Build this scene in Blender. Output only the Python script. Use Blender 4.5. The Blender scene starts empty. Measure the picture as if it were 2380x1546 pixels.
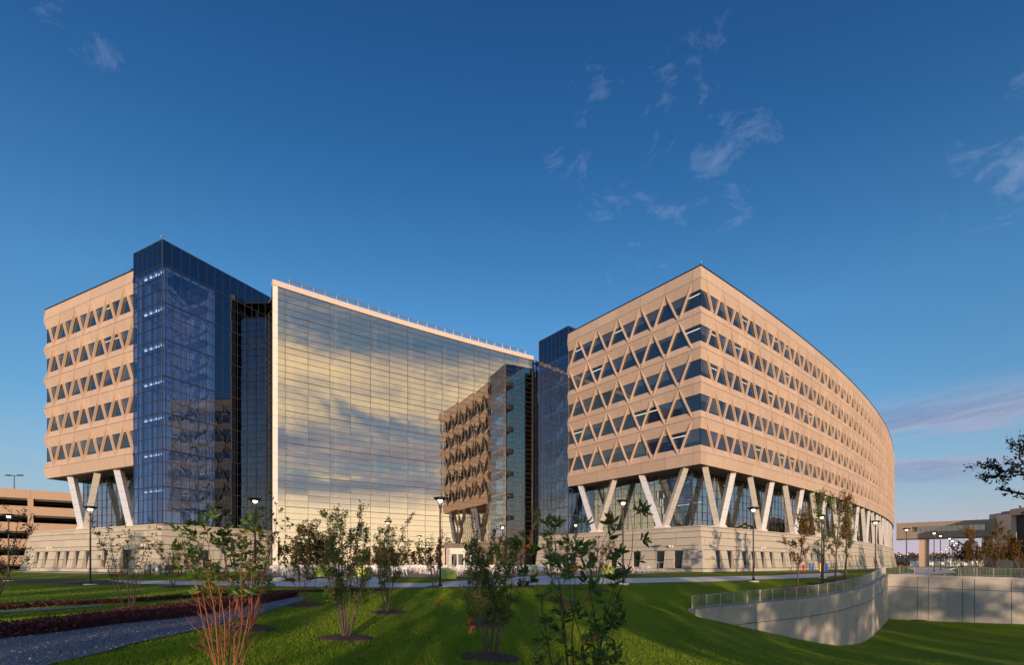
import bpy, math, random
import numpy as np
from mathutils import Vector, Matrix
random.seed(7); np.random.seed(7)
S = bpy.context.scene
COL = S.collection
R = math.radians
# ------------------------------------------------------------------ camera
F, CX, HY = 1160.0, 1190.0, 1312.0          # lens and horizon, in units of a 2380 wide picture
EYE = 1.0
cam = bpy.data.cameras.new("camera"); co = bpy.data.objects.new("camera", cam); COL.objects.link(co)
co.location = (0, 0, EYE); co.rotation_euler = (R(90), 0, 0)
cam.sensor_width = 36; cam.lens = 36*F/2380; cam.shift_y = (HY-773)/2380; cam.clip_end = 6000; cam.clip_start = 0.1
S.camera = co
# ------------------------------------------------------------------ sun and sky
SUN_EL, SUN_AZ = 6.5, (0.10, -0.995)
sd = Vector((SUN_AZ[0]*math.cos(R(SUN_EL)), SUN_AZ[1]*math.cos(R(SUN_EL)), math.sin(R(SUN_EL)))).normalized()
sl = bpy.data.lights.new("sun", 'SUN'); sl.energy = 2.0; sl.angle = R(0.6); sl.color = (1.0, 0.68, 0.44)
so = bpy.data.objects.new("sun", sl); COL.objects.link(so); so.rotation_euler = sd.to_track_quat('Z', 'Y').to_euler(); so.location = (0, -40, 60)
W = bpy.data.worlds.new("World"); S.world = W; W.use_nodes = True
nt = W.node_tree; nt.nodes.clear()
def N(t, typ, **k):
    n = t.nodes.new(typ)
    for a, b in k.items(): setattr(n, a, b)
    return n
def L(t, a, b): t.links.new(a, b)
def math_(t, op, a, b=None, clamp=False):
    n = N(t, 'ShaderNodeMath', operation=op); n.use_clamp = clamp
    for i, v in enumerate((a, b)):
        if v is None: continue
        if isinstance(v, (int, float)): n.inputs[i].default_value = v
        else: L(t, v, n.inputs[i])
    return n.outputs[0]
def mixc(t, f, a, b, typ='MIX'):
    n = N(t, 'ShaderNodeMix', data_type='RGBA', blend_type=typ)
    for i, v in ((0, f), (6, a), (7, b)):
        if isinstance(v, (int, float)): n.inputs[i].default_value = v
        elif isinstance(v, tuple): n.inputs[i].default_value = v if len(v) == 4 else (*v, 1)
        else: L(t, v, n.inputs[i])
    return n.outputs[2]
def ramp(t, f, stops):
    n = N(t, 'ShaderNodeValToRGB'); e = n.color_ramp.elements
    while len(e) < len(stops): e.new(0.5)
    for i, (p, c) in enumerate(stops):
        e[i].position = p; e[i].color = (c, c, c, 1) if isinstance(c, (int, float)) else (*c, 1)
    L(t, f, n.inputs[0]); return n.outputs[0]
def noise(t, v, scale, detail=4, rough=.55, dist=0):
    n = N(t, 'ShaderNodeTexNoise'); n.inputs['Scale'].default_value = scale; n.inputs['Detail'].default_value = detail
    n.inputs['Roughness'].default_value = rough; n.inputs['Distortion'].default_value = dist
    if v is not None: L(t, v, n.inputs['Vector'])
    return n.outputs[0]
sky = N(nt, 'ShaderNodeTexSky', sky_type='NISHITA'); sky.sun_disc = False; sky.sun_elevation = R(SUN_EL)
sky.sun_rotation = math.atan2(SUN_AZ[0], SUN_AZ[1]); sky.air_density = 1.0; sky.dust_density = 0.6; sky.ozone_density = 2.2; sky.altitude = 50
tc = N(nt, 'ShaderNodeTexCoord'); sep = N(nt, 'ShaderNodeSeparateXYZ'); L(nt, tc.outputs['Generated'], sep.inputs[0])
X_, Y_, Z_ = sep.outputs
hs = N(nt, 'ShaderNodeHueSaturation'); hs.inputs['Saturation'].default_value = 1.12; hs.inputs['Value'].default_value = 1.0
L(nt, sky.outputs[0], hs.inputs['Color'])
zz = math_(nt, 'ADD', math_(nt, 'MAXIMUM', Z_, 0.0), 0.09)
cmb = N(nt, 'ShaderNodeCombineXYZ'); L(nt, math_(nt, 'DIVIDE', X_, zz), cmb.inputs[0]); L(nt, math_(nt, 'DIVIDE', Y_, zz), cmb.inputs[1])
zb_ = math_(nt, 'ADD', math_(nt, 'MAXIMUM', Z_, 0.0), 0.24)
cmb2 = N(nt, 'ShaderNodeCombineXYZ'); L(nt, math_(nt, 'DIVIDE', X_, zb_), cmb2.inputs[0]); L(nt, math_(nt, 'DIVIDE', Y_, zb_), cmb2.inputs[1]); L(nt, math_(nt, 'MULTIPLY', Z_, 2.0), cmb2.inputs[2])
n1 = noise(nt, cmb2.outputs[0], 1.0, 7, .6, .6)
n2b = noise(nt, cmb2.outputs[0], 2.6, 8, .62, .8)
n2 = noise(nt, cmb.outputs[0], 1.9, 8, .62, .6)
n3 = noise(nt, cmb.outputs[0], 7.5, 9, .68, .5)
# (the cloud cover thickens toward the sunset, behind the camera, and thins to wisps ahead
back = ramp(nt, math_(nt, 'ADD', math_(nt, 'MULTIPLY', math_(nt, 'SUBTRACT', math_(nt, 'MULTIPLY', X_, .35), Y_), .5), .5), [(0.58, 0.0), (0.86, 1.0)])
nn = math_(nt, 'ADD', math_(nt, 'MULTIPLY', n1, .6), math_(nt, 'MULTIPLY', n2b, .4))
nf_ = math_(nt, 'ADD', math_(nt, 'MULTIPLY', n2, .45), math_(nt, 'MULTIPLY', n3, .55))
nn = math_(nt, 'ADD', math_(nt, 'MULTIPLY', nn, back), math_(nt, 'MULTIPLY', nf_, math_(nt, 'SUBTRACT', 1.0, back)))
dn = N(nt, 'ShaderNodeVectorMath', operation='NORMALIZE'); L(nt, tc.outputs['Generated'], dn.inputs[0])
wisp = None
for v_, c0, c1 in (((.30, 1, .83), .972, .99), ((-.836, 1, 1.096), .992, .999), ((1.02, 1, .78), .985, .998)):
    d_ = N(nt, 'ShaderNodeVectorMath', operation='DOT_PRODUCT'); L(nt, dn.outputs[0], d_.inputs[0]); d_.inputs[1].default_value = Vector(v_).normalized()
    w_ = ramp(nt, d_.outputs['Value'], [(c0, 0.0), (c1, 1.0)]); wisp = w_ if wisp is None else math_(nt, 'MAXIMUM', wisp, w_)
thr = math_(nt, 'SUBTRACT', math_(nt, 'SUBTRACT', 0.70, math_(nt, 'MULTIPLY', back, 0.272)), math_(nt, 'MULTIPLY', wisp, 0.20))
cov = math_(nt, 'MULTIPLY', math_(nt, 'SUBTRACT', nn, thr), math_(nt, 'ADD', 4.5, math_(nt, 'MULTIPLY', back, 3.0)), True)
cov = math_(nt, 'MULTIPLY', cov, math_(nt, 'ADD', 0.5, math_(nt, 'MULTIPLY', back, 0.4)))
warm = mixc(nt, ramp(nt, math_(nt, 'ADD', math_(nt, 'MULTIPLY', n1, .55), math_(nt, 'MULTIPLY', n2b, .45)), [(0.485, 0.0), (0.61, 1.0)]), (1.8, 1.9, 2.3), (6.4, 5.1, 3.2))
cool = mixc(nt, ramp(nt, Z_, [(0.08, 0.0), (0.3, 1.0)]), (1.5, 1.6, 2.3), (2.1, 2.4, 3.5))
ccol = mixc(nt, back, cool, warm)
base = mixc(nt, 1.0, hs.outputs[0], ramp(nt, Z_, [(0.0, (.78, .78, .86)), (0.2, (.70, .80, .91)), (0.42, (.60, .86, 1.02)), (0.62, (.32, .62, .87)), (0.8, (.22, .46, .74))]), 'MULTIPLY')
low = ramp(nt, Z_, [(0.0, 1.0), (0.05, .9), (0.13, .45), (0.24, 0.0)])
base = mixc(nt, math_(nt, 'MULTIPLY', low, math_(nt, 'SUBTRACT', 1.0, back)), base, ramp(nt, Z_, [(0.0, (2.9, 2.3, 2.7)), (0.05, (2.3, 2.15, 2.7)), (0.12, (1.45, 1.9, 2.6))]))
skyc = mixc(nt, cov, base, ccol)
glow = math_(nt, 'MULTIPLY', ramp(nt, Z_, [(0.0, 1.0), (0.105, .9), (0.15, 0.0)]), back)
skyc = mixc(nt, math_(nt, 'MULTIPLY', glow, .85), skyc, (8.6, 6.9, 4.7))
# low cloud bank over the horizon to the right and left, ahead
cm2 = N(nt, 'ShaderNodeCombineXYZ'); L(nt, math_(nt, 'MULTIPLY', math_(nt, 'ARCTAN2', X_, Y_), 2.2), cm2.inputs[0]); L(nt, math_(nt, 'MULTIPLY', Z_, 16.0), cm2.inputs[1])
nb = noise(nt, cm2.outputs[0], 1.3, 7, .6, .5)
band = math_(nt, 'MULTIPLY', ramp(nt, Z_, [(0.10, 0.0), (0.16, 1.0), (0.215, 1.0), (0.27, 0.0)]), ramp(nt, X_, [(0.30, 0.0), (0.62, 1.0)]))
bank = math_(nt, 'MULTIPLY', math_(nt, 'MULTIPLY', math_(nt, 'SUBTRACT', nb, .41), 10.0, True), band)
skyc = mixc(nt, math_(nt, 'MULTIPLY', bank, .85), skyc, mixc(nt, ramp(nt, nb, [(0.5, 0.0), (0.62, 1.0)]), (1.7, 1.85, 2.6), (.85, 1.15, 1.95)))
bg = N(nt, 'ShaderNodeBackground'); bg.inputs[1].default_value = 0.10; L(nt, skyc, bg.inputs[0])
wo = N(nt, 'ShaderNodeOutputWorld'); L(nt, bg.outputs[0], wo.inputs[0])
S.view_settings.view_transform = 'Standard'; S.view_settings.look = 'None'; S.view_settings.gamma = 1; S.view_settings.exposure = 1.15
S.view_settings.use_curve_mapping = False
S.render.engine = 'CYCLES'; S.cycles.max_bounces = 8; S.cycles.transparent_max_bounces = 24; S.cycles.use_denoising = True
S.cycles.glossy_bounces = 5; S.cycles.diffuse_bounces = 3; S.cycles.caustics_reflective = False
# ------------------------------------------------------------------ materials
MATS = {}
def mat(name, col, rough=.7, metal=0, var=.0, vscale=.5, bump=0, bscale=30, col2=None, rand=0, emit=None, spec=.5, island=0, stain=0):
    """procedural material in world space: fine grain, slow blotches, a per-object tint"""
    m = bpy.data.materials.new(name); m.use_nodes = True; t = m.node_tree; b = t.nodes['Principled BSDF']
    b.inputs['Roughness'].default_value = rough; b.inputs['Metallic'].default_value = metal; b.inputs['Specular IOR Level'].default_value = spec
    g = N(t, 'ShaderNodeNewGeometry'); P = g.outputs['Position']; c = (*col, 1)
    if col2:
        c = mixc(t, ramp(t, noise(t, P, vscale, 5, .6), [(0.35, 0.0), (0.65, 1.0)]), c, (*col2, 1))
    if var:
        f = math_(t, 'ADD', math_(t, 'MULTIPLY', noise(t, P, vscale*2.3, 6, .65), 2*var), 1-var)
        c = mixc(t, 1.0, c, f, 'MULTIPLY')
    if stain:      # rain streaks: noise stretched along z
        mp = N(t, 'ShaderNodeMapping'); mp.inputs['Scale'].default_value = (1, 1, .12); L(t, P, mp.inputs[0])
        c = mixc(t, 1.0, c, math_(t, 'ADD', math_(t, 'MULTIPLY', noise(t, mp.outputs[0], 1.6, 6, .7), 2*stain), 1-stain), 'MULTIPLY')
    if rand:
        oi = N(t, 'ShaderNodeObjectInfo')
        f = math_(t, 'ADD', math_(t, 'MULTIPLY', oi.outputs['Random'], 2*rand), 1-rand)
        c = mixc(t, 1.0, c, f, 'MULTIPLY')
    if isinstance(c, tuple): b.inputs['Base Color'].default_value = c
    else: L(t, c, b.inputs['Base Color'])
    if bump:
        bn = N(t, 'ShaderNodeBump'); bn.inputs['Strength'].default_value = bump; bn.inputs['Distance'].default_value = .02
        L(t, noise(t, P, bscale, 3, .6), bn.inputs['Height']); L(t, bn.outputs[0], b.inputs['Normal'])
    if emit: b.inputs['Emission Color'].default_value = (*emit[0], 1); b.inputs['Emission Strength'].default_value = emit[1]
    MATS[name] = m; return m
def glass(name, tint, base, gl=(1, 1, 1), rough=0.0, grow=1.0):
    m = bpy.data.materials.new(name); m.use_nodes = True; t = m.node_tree; t.nodes.remove(t.nodes['Principled BSDF'])
    lw = N(t, 'ShaderNodeLayerWeight'); lw.inputs[0].default_value = .5
    p = math_(t, 'MULTIPLY', math_(t, 'POWER', lw.outputs['Facing'], 4.0), grow)
    f = math_(t, 'ADD', base, math_(t, 'MULTIPLY', p, 1-base), True)
    tr = N(t, 'ShaderNodeBsdfTransparent'); tr.inputs[0].default_value = (*tint, 1)
    g = N(t, 'ShaderNodeBsdfGlossy'); g.inputs['Color'].default_value = (*gl, 1); g.inputs['Roughness'].default_value = rough
    mx = N(t, 'ShaderNodeMixShader'); L(t, f, mx.inputs[0]); L(t, tr.outputs[0], mx.inputs[1]); L(t, g.outputs[0], mx.inputs[2])
    L(t, mx.outputs[0], t.nodes['Material Output'].inputs[0]); MATS[name] = m; return m
def leafmat(name, stops, per_object=False, trans=.3, rough=.45):
    m = bpy.data.materials.new(name); m.use_nodes = True; t = m.node_tree; b = t.nodes['Principled BSDF']
    r = N(t, 'ShaderNodeObjectInfo').outputs['Random'] if per_object else N(t, 'ShaderNodeNewGeometry').outputs['Random Per Island']
    c = ramp(t, r, stops); L(t, c, b.inputs['Base Color']); b.inputs['Roughness'].default_value = rough
    tl = N(t, 'ShaderNodeBsdfTranslucent'); L(t, c, tl.inputs[0]); mx = N(t, 'ShaderNodeMixShader'); mx.inputs[0].default_value = trans
    L(t, b.outputs[0], mx.inputs[1]); L(t, tl.outputs[0], mx.inputs[2]); L(t, mx.outputs[0], t.nodes['Material Output'].inputs[0])
    MATS[name] = m; return m
PRE = mat('precast', (.525, .41, .34), .8, var=.10, vscale=.6, bump=.25, bscale=25, rand=.07, stain=.10)
PREB = mat('precast_joint', (.20, .15, .11), .9)
STONE = mat('podium_stone', (.50, .475, .41), .85, var=.12, vscale=1.4, bump=.5, bscale=18, rand=.08)
JOINT = mat('stone_joint', (.10, .085, .07), .95)
ALU = mat('column_cladding', (.80, .79, .78), .34, metal=.5, var=.04, rand=.03)
WHITE = mat('white_panel', (.80, .78, .75), .45, var=.03)
FASC = mat('fascia', (.66, .55, .49), .6, var=.03)
TMULL = mat('tower_mullion', (.03, .03, .035), .5)
MULL = mat('mullion_metal', (.10, .07, .05), .45, metal=.4)
DMULL = mat('dark_metal', (.035, .04, .05), .45, metal=.4)
BLACK = mat('black_paint', (.012, .012, .013), .4)
INT = mat('interior_wall', (.62, .47, .38), .9, var=.06)
INTW = mat('interior_white', (.66, .66, .64), .8)
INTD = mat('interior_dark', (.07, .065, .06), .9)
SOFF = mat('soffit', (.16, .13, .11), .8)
ROOF = mat('roof_membrane', (.30, .30, .29), .9)
CONC = mat('retaining_concrete', (.50, .47, .41), .85, var=.16, vscale=.8, bump=.3, bscale=12, stain=.22, col2=(.40, .40, .40))
PAVE = mat('path_concrete', (.80, .78, .76), .85, var=.06, vscale=.8, bump=.2)
PAVE2 = mat('patio_paving', (.30, .25, .20), .85, var=.07, vscale=.8)
ASPH = mat('asphalt', (.05, .05, .055), .9, var=.1, bump=.3)
GALV = mat('galvanised_steel', (.36, .38, .40), .45, metal=.6, var=.05)
GAR = mat('garage_concrete', (.46, .34, .26), .85, var=.06, stain=.06)
MULCH = mat('mulch', (.085, .055, .042), .95, var=.35, vscale=12, bump=1.0, bscale=25)
SIDING = mat('metal_siding', (.33, .29, .26), .6, metal=.2, rand=.04)
NAVY = mat('navy_cladding', (.035, .045, .085), .5, var=.05)
LIMEC = mat('lime_plastic', (.50, .58, .14), .6)
CHAIR = mat('white_powder_coat', (.90, .92, .95), .4)
GL_M = glass('mirror_glass', (.78, .74, .68), .47, (1.0, .93, .82))
GL_T = glass('tower_glass', (.60, .70, .88), .19, (.50, .64, .90))
GL_D = glass('spandrel_glass', (.0, .0, .0), .26, (.40, .50, .74))
GL_V = glass('lobby_glass', (.60, .72, .74), .36, (.86, .93, 1.0))
def window_mat(name, lo, hi, base=.16):
    m = bpy.data.materials.new(name); m.use_nodes = True; t = m.node_tree; b = t.nodes['Principled BSDF']
    oi = N(t, 'ShaderNodeObjectInfo'); g = N(t, 'ShaderNodeNewGeometry'); oz = N(t, 'ShaderNodeSeparateXYZ'); L(t, N(t, 'ShaderNodeTexCoord').outputs['Object'], oz.inputs[0])
    rd = math_(t, 'FRACT', math_(t, 'MULTIPLY', oi.outputs['Random'], 7.31))
    drop = math_(t, 'MULTIPLY', math_(t, 'SUBTRACT', oi.outputs['Random'], .3), 2.6)       # how far each roller blind hangs down
    bl = math_(t, 'GREATER_THAN', oz.outputs[2], math_(t, 'SUBTRACT', 2.95, drop))
    c = mixc(t, bl, lo, hi)
    lamp = math_(t, 'MULTIPLY', math_(t, 'LESS_THAN', math_(t, 'ABSOLUTE', math_(t, 'SUBTRACT', oz.outputs[2], 2.45)), .045), math_(t, 'MULTIPLY', math_(t, 'GREATER_THAN', rd, .72), math_(t, 'LESS_THAN', oi.outputs['Random'], .4)))
    b.inputs['Emission Color'].default_value = (1, .9, .66, 1); L(t, math_(t, 'MULTIPLY', lamp, .7), b.inputs['Emission Strength'])
    L(t, c, b.inputs['Base Color']); b.inputs['Roughness'].default_value = .5; b.inputs['Specular IOR Level'].default_value = 0
    lw = N(t, 'ShaderNodeLayerWeight'); f = math_(t, 'ADD', base, math_(t, 'MULTIPLY', math_(t, 'POWER', lw.outputs['Facing'], 4.0), 1-base), True)
    gl = N(t, 'ShaderNodeBsdfGlossy'); gl.inputs['Roughness'].default_value = 0.01; gl.inputs['Color'].default_value = (.75, .88, 1, 1)
    mx = N(t, 'ShaderNodeMixShader'); L(t, f, mx.inputs[0]); L(t, b.outputs[0], mx.inputs[1]); L(t, gl.outputs[0], mx.inputs[2])
    L(t, mx.outputs[0], t.nodes['Material Output'].inputs[0]); MATS[name] = m; return m
DWIN = mat('dark_pane', (.008, .022, .035), .08, spec=.6)
WIN = window_mat('window_glass', (.010, .014, .024), (.055, .062, .08))
LIT = mat('lit_strip', (.9, .9, .85), .5, emit=((1.0, .93, .74), 1.4))
LAMPE = mat('lamp_glow', (.9, .9, .85), .5, emit=((1.0, .88, .66), 3.5))
BARK = mat('bark_grey', (.13, .10, .085), .9, var=.2, vscale=6)
BARKR = mat('bark_reddish', (.27, .10, .06), .8, var=.2, vscale=6)
BARKD = mat('bark_dark', (.035, .028, .025), .9)
G_, Y_o = (.035, .075, .020), (.30, .10, .015)
LF_G = leafmat('leaf_green', [(0, (.045, .10, .025)), (.55, (.12, .22, .045)), (.85, (.22, .27, .05)), (.96, (.30, .20, .02)), (1, (.36, .11, .02))], trans=.42)
LF_Y = leafmat('leaf_yellow_green', [(0, (.08, .12, .025)), (.6, (.18, .20, .04)), (1, (.32, .24, .04))], trans=.42)
LF_A = leafmat('leaf_autumn', [(0, (.04, .05, .015)), (.4, (.13, .11, .02)), (.75, (.30, .15, .02)), (1, (.32, .07, .015))])
LF_R = leafmat('leaf_russet', [(0, (.05, .03, .02)), (.5, (.11, .04, .03)), (1, (.16, .09, .03))])
LF_D = leafmat('leaf_dark', [(0, (.010, .014, .008)), (1, (.030, .034, .016))], trans=.15)
LF_O = leafmat('leaf_object', [(0, (.05, .16, .035)), (.7, (.14, .28, .06)), (.86, (.17, .24, .05)), (.95, (.40, .17, .02)), (1, (.40, .08, .015))], per_object=True, trans=.4, rough=.35)
LF_P = leafmat('leaf_maroon', [(0, (.05, .012, .014)), (.6, (.115, .026, .028)), (.9, (.11, .035, .06)), (1, (.05, .05, .02))], trans=.15, rough=.7)
# ------------------------------------------------------------------ mesh builder
class MB:
    def __init__(s): s.v = []; s.f = []; s.m = []; s.mats = []
    def mi(s, m):
        if m not in s.mats: s.mats.append(m)
        return s.mats.index(m)
    def poly(s, pts, faces, m):
        k = len(s.v); s.v += [tuple(p) for p in pts]; i = s.mi(m)
        for f in faces: s.f.append(tuple(k+a for a in f)); s.m.append(i)
        return s
    def quad(s, a, b, c, d, m): return s.poly((a, b, c, d), ((0, 1, 2, 3),), m)
    def hexa(s, p, m):      # p: 4 bottom (ccw), 4 top
        return s.poly(p, ((3, 2, 1, 0), (4, 5, 6, 7), (0, 1, 5, 4), (1, 2, 6, 5), (2, 3, 7, 6), (3, 0, 4, 7)), m)
    def box(s, x0, x1, y0, y1, z0, z1, m):
        return s.hexa([(x0, y0, z0), (x1, y0, z0), (x1, y1, z0), (x0, y1, z0), (x0, y0, z1), (x1, y0, z1), (x1, y1, z1), (x0, y1, z1)], m)
    def prism(s, poly, z0, z1, m):
        n = len(poly); pts = [(x, y, z0) for x, y in poly]+[(x, y, z1) for x, y in poly]
        return s.poly(pts, [tuple(range(n-1, -1, -1)), tuple(range(n, 2*n))]+[(i, (i+1) % n, n+(i+1) % n, n+i) for i in range(n)], m)
    def wall(s, a, b, z0, z1, th, m):   # plan segment, thickness to the inner side (left of a->b)
        d = (Vector(b)-Vector(a)).normalized(); n = Vector((-d.y, d.x))*th; a = Vector(a); b = Vector(b)
        return s.prism([tuple(a), tuple(b), tuple(b+n), tuple(a+n)], z0, z1, m)
    def tube(s, pts, rad, n, m, cap=True):
        k = len(s.v); pts = [Vector(p) for p in pts]; i = s.mi(m)
        if isinstance(rad, (int, float)): rad = [rad]*len(pts)
        for j, p in enumerate(pts):
            d = (pts[min(j+1, len(pts)-1)]-pts[max(j-1, 0)])
            d = d.normalized() if d.length > 1e-9 else Vector((0, 0, 1))
            a = d.cross(Vector((0, 1, 0)) if abs(d.y) < .9 else Vector((1, 0, 0))).normalized(); b = d.cross(a)
            for q in range(n):
                w = 2*math.pi*(q+.5)/n; v = p+(a*math.cos(w)+b*math.sin(w))*rad[j]; s.v.append(tuple(v))
        for j in range(len(pts)-1):
            for q in range(n):
                s.f.append((k+j*n+q, k+j*n+(q+1) % n, k+(j+1)*n+(q+1) % n, k+(j+1)*n+q)); s.m.append(i)
        if cap:
            s.f.append(tuple(k+q for q in range(n))[::-1]); s.m.append(i)
            e = k+(len(pts)-1)*n; s.f.append(tuple(e+q for q in range(n))); s.m.append(i)
        return s
    def cone(s, c, prof, n, m):   # lathe about z at c; prof [(r,z)]
        k = len(s.v); i = s.mi(m)
        for r, z in prof:
            for q in range(n):
                w = 2*math.pi*q/n; s.v.append((c[0]+r*math.cos(w), c[1]+r*math.sin(w), c[2]+z))
        for j in range(len(prof)-1):
            for q in range(n): s.f.append((k+j*n+q, k+j*n+(q+1) % n, k+(j+1)*n+(q+1) % n, k+(j+1)*n+q)); s.m.append(i)
        return s
    def add(s, o, M):
        k = len(s.v); s.v += [tuple(M @ Vector(p)) for p in o.v]; idx = [s.mi(m) for m in o.mats]
        s.f += [tuple(k+a for a in f) for f in o.f]; s.m += [idx[a] for a in o.m]; return s
    def mesh(s, name, smooth=False):
        me = bpy.data.meshes.new(name); me.from_pydata(s.v, [], s.f)
        for m in s.mats: me.materials.append(m)
        if len(s.mats) > 1: me.polygons.foreach_set('material_index', s.m)
        if smooth: me.polygons.foreach_set('use_smooth', [True]*len(s.f))
        return me
def link(name, me, parent=None, M=None, **pr):
    o = bpy.data.objects.new(name, me); COL.objects.link(o)
    if parent: o.parent = parent
    if M is not None: o.matrix_local = M
    for k, v in pr.items(): o[k] = v
    return o
def part(name, mb, parent, M=None, smooth=False, **pr): return link(name, mb.mesh(name, smooth), parent, M, **pr)
def thing(name, label, cat, loc=(0, 0, 0), rz=0, group=None):
    o = bpy.data.objects.new(name, None); COL.objects.link(o); o.location = loc; o.rotation_euler = (0, 0, rz); o.empty_display_size = .3
    o['label'] = label; o['category'] = cat
    if group: o['group'] = group
    return o
def dup(o, loc, rz=0, label=None, sc=1):
    c = o.copy(); COL.objects.link(c); c.location = loc; c.rotation_euler = (0, 0, rz); c.scale = (sc,)*3
    if label: c['label'] = label
    def rec(a, b):
        for ch in a.children:
            d = ch.copy(); COL.objects.link(d); d.parent = b; rec(ch, d)
    rec(o, c); return c
def frame(p, d, z=0):       # x along facade (left to right seen from outside), y inward, z up
    d = Vector((d[0], d[1], 0)).normalized()
    return Matrix(((d.x, -d.y, 0, p[0]), (d.y, d.x, 0, p[1]), (0, 0, 1, z), (0, 0, 0, 1)))
def px(x, Z): return (x-CX)/F*Z
# ------------------------------------------------------------------ terrain
UP = [(-40,-40,-.4),(0,-40,-.6),(-12,2,-.55),(0,0,-.65),(0,5,-.8),(-8,8,-.6),(-.47,11,-1.07),(-4.6,14,-1.12),(-5.2,21,-1.05),(-.7,17,-1.1),(2.15,25,-.9),
 (-4,31,-.66),(-9.3,22.5,-.86),(-14.6,19,-.85),(-7.6,14.5,-.86),(-10.3,10,-.54),(-6.9,7.5,-.51),(-20,10,-.5),(-36,36,-.5),(-34.5,40.8,-.69),(-48,47.6,-.64),
 (-5.1,35.7,-.63),(-18.5,36,-.64),(8.5,38.3,-.485),(20.9,43.2,-.49),(31.7,51,-.4),(42.7,58.6,-.32),(56,71,-.3),(67,80,-.25),(-70,68,-.1),(-42,54,-.15),
 (-33,58,-.05),(22.8,58.5,-.05),(8,78,0),(60,88,0),(40,70,-.05),(-18,46,-.3),(0,44,-.3),(14,50,-.2),(-30,72,0),(0,100,0),(-60,100,0),(80,120,0),(120,120,0),
 (-100,60,-.2),(-100,0,-.2),(-80,110,0),(120,170,0),(100,80,-.3),(-28,26,-.75),(-24,45,-.45),(30,60,-.12),(5,32,-.85),(-14,30,-.72)]
SH = [(6,34,-.95),(4,-20,-.9),(7,26,-1.35),(4.55,12.9,-1.65),(7.8,22,-2.2),(3.1,17.3,-1.5),(8,5,-1.3),(11.9,33,-2.35),(10,36,-1.25),(9.5,30,-1.85)]
BK = [(11.9,33.2,-2.1),(18,35.7,-1.8),(22.9,37.8,-1.6),(26.9,40.2,-1.22),(30.1,42.9,-.98),(40.4,54.2,-.2),(49.2,48.2,-.42),(70,35,-.6),(12.5,38,-.9)]
LO = [(18,35.3,-3.8),(22.9,37.3,-4.9),(25,38.6,-5.25),(30.4,42.2,-5.45),(40.4,53.8,-4.9),(49.2,47.8,-4.75),(70,34,-4.6),(14.5,20.8,-3.2),(30,31,-5.4),(36,39.5,-5.45),
 (13,27,-3.2),(15,5,-2.6),(30,5,-4.2),(50,20,-5.2),(60,0,-4.6),(20,-20,-1.8),(90,20,-4.8),(60,-30,-3),(90,-30,-3)]
def tps(P):
    P = np.array(P, float); n = len(P)
    def U(r2): return np.where(r2 > 1e-9, .5*r2*np.log(np.maximum(r2, 1e-9)), 0)
    D = ((P[:, None, :2]-P[None, :, :2])**2).sum(-1); K = U(D)+np.eye(n)*.5
    A = np.zeros((n+3, n+3)); A[:n, :n] = K; A[:n, n] = 1; A[:n, n+1:] = P[:, :2]; A[n, :n] = 1; A[n+1:, :n] = P[:, :2].T
    w = np.linalg.solve(A, np.concatenate([P[:, 2], [0, 0, 0]]))
    def f(x, y):
        x = np.atleast_1d(np.asarray(x, float)); y = np.atleast_1d(np.asarray(y, float))
        r2 = (x[:, None]-P[None, :, 0])**2+(y[:, None]-P[None, :, 1])**2
        return U(r2) @ w[:n]+w[n]+w[n+1]*x+w[n+2]*y
    return f
fU, fL = tps(UP+SH+BK), tps([p for p in UP if p[0] < 9 and p[1] < 40]+SH+LO)
WALL = [(11.9,33,-1.98),(18.0,35.5,-1.69),(22.9,37.6,-1.46),(26.9,40,-1.10),(30.1,42.7,-.87),(35.4,48.4,-.45),(40.4,54,-.06)]
def catmull(P, n):
    out = []; Q = [tuple(2*a-b for a, b in zip(P[0], P[1]))]+list(P)+[tuple(2*a-b for a, b in zip(P[-1], P[-2]))]
    for i in range(1, len(Q)-2):
        for k in range(n):
            t = k/n
            out.append(tuple(.5*((2*b)+(c-a)*t+(2*a-5*b+4*c-d)*t*t+(3*b-a-3*c+d)*t**3) for a, b, c, d in zip(Q[i-1], Q[i], Q[i+1], Q[i+2])))
    out.append(tuple(P[-1])); return out
WC = catmull(WALL, 5)
WB = [(40.4,54,-.06),(49.2,48,-.32),(75,30.4,-.9)]
def sstep(a, b, x): t = np.clip((x-a)/(b-a), 0, 1); return t*t*(3-2*t)
BAS = [(p[0], p[1]) for p in WC]+[(49.2, 48), (75, 30.4), (400, -190), (400, -300), (11.9, -300)]
def inpoly(x, y, P):
    r = np.zeros(len(x), bool); n = len(P)
    for i in range(n):
        x1, y1 = P[i]; x2, y2 = P[(i+1) % n]
        if y1 == y2: continue
        c = ((y1 > y) != (y2 > y)) & (x < (x2-x1)*(y-y1)/(y2-y1)+x1); r ^= c
    return r
def far(z, x, y):
    d = np.maximum(np.maximum(y-105, -45-y), np.maximum(-95-x, x-110-np.maximum(y-60, 0)*.5)); w = sstep(0, 50, d)
    return z*(1-w)
def g_up(x, y): return far(fU(x, y), np.atleast_1d(x), np.atleast_1d(y))
def g_lo(x, y):
    x = np.atleast_1d(x); w = sstep(6.0, 11.9, x); return g_up(x, y)*(1-w)+fL(x, y)*w
def ground(x, y):
    x = np.atleast_1d(np.asarray(x, float)); y = np.atleast_1d(np.asarray(y, float)); b = inpoly(x, y, BAS) | ((x < 11.9) & (x > 6) & (y < 33))
    return np.where(b, g_lo(x, y), g_up(x, y))
def G(x, y): return float(ground(x, y)[0])
def hit(x, y, fn=None):      # picture point -> ground point
    a = (x-CX)/F; c = -(y-HY)/F; zs = np.arange(3, 200, .05); h = (fn or ground)(a*zs, zs); ray = EYE+c*zs
    i = np.argmax(ray <= h); Z = zs[i] if (ray <= h).any() else 199.
    return a*Z, Z
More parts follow.
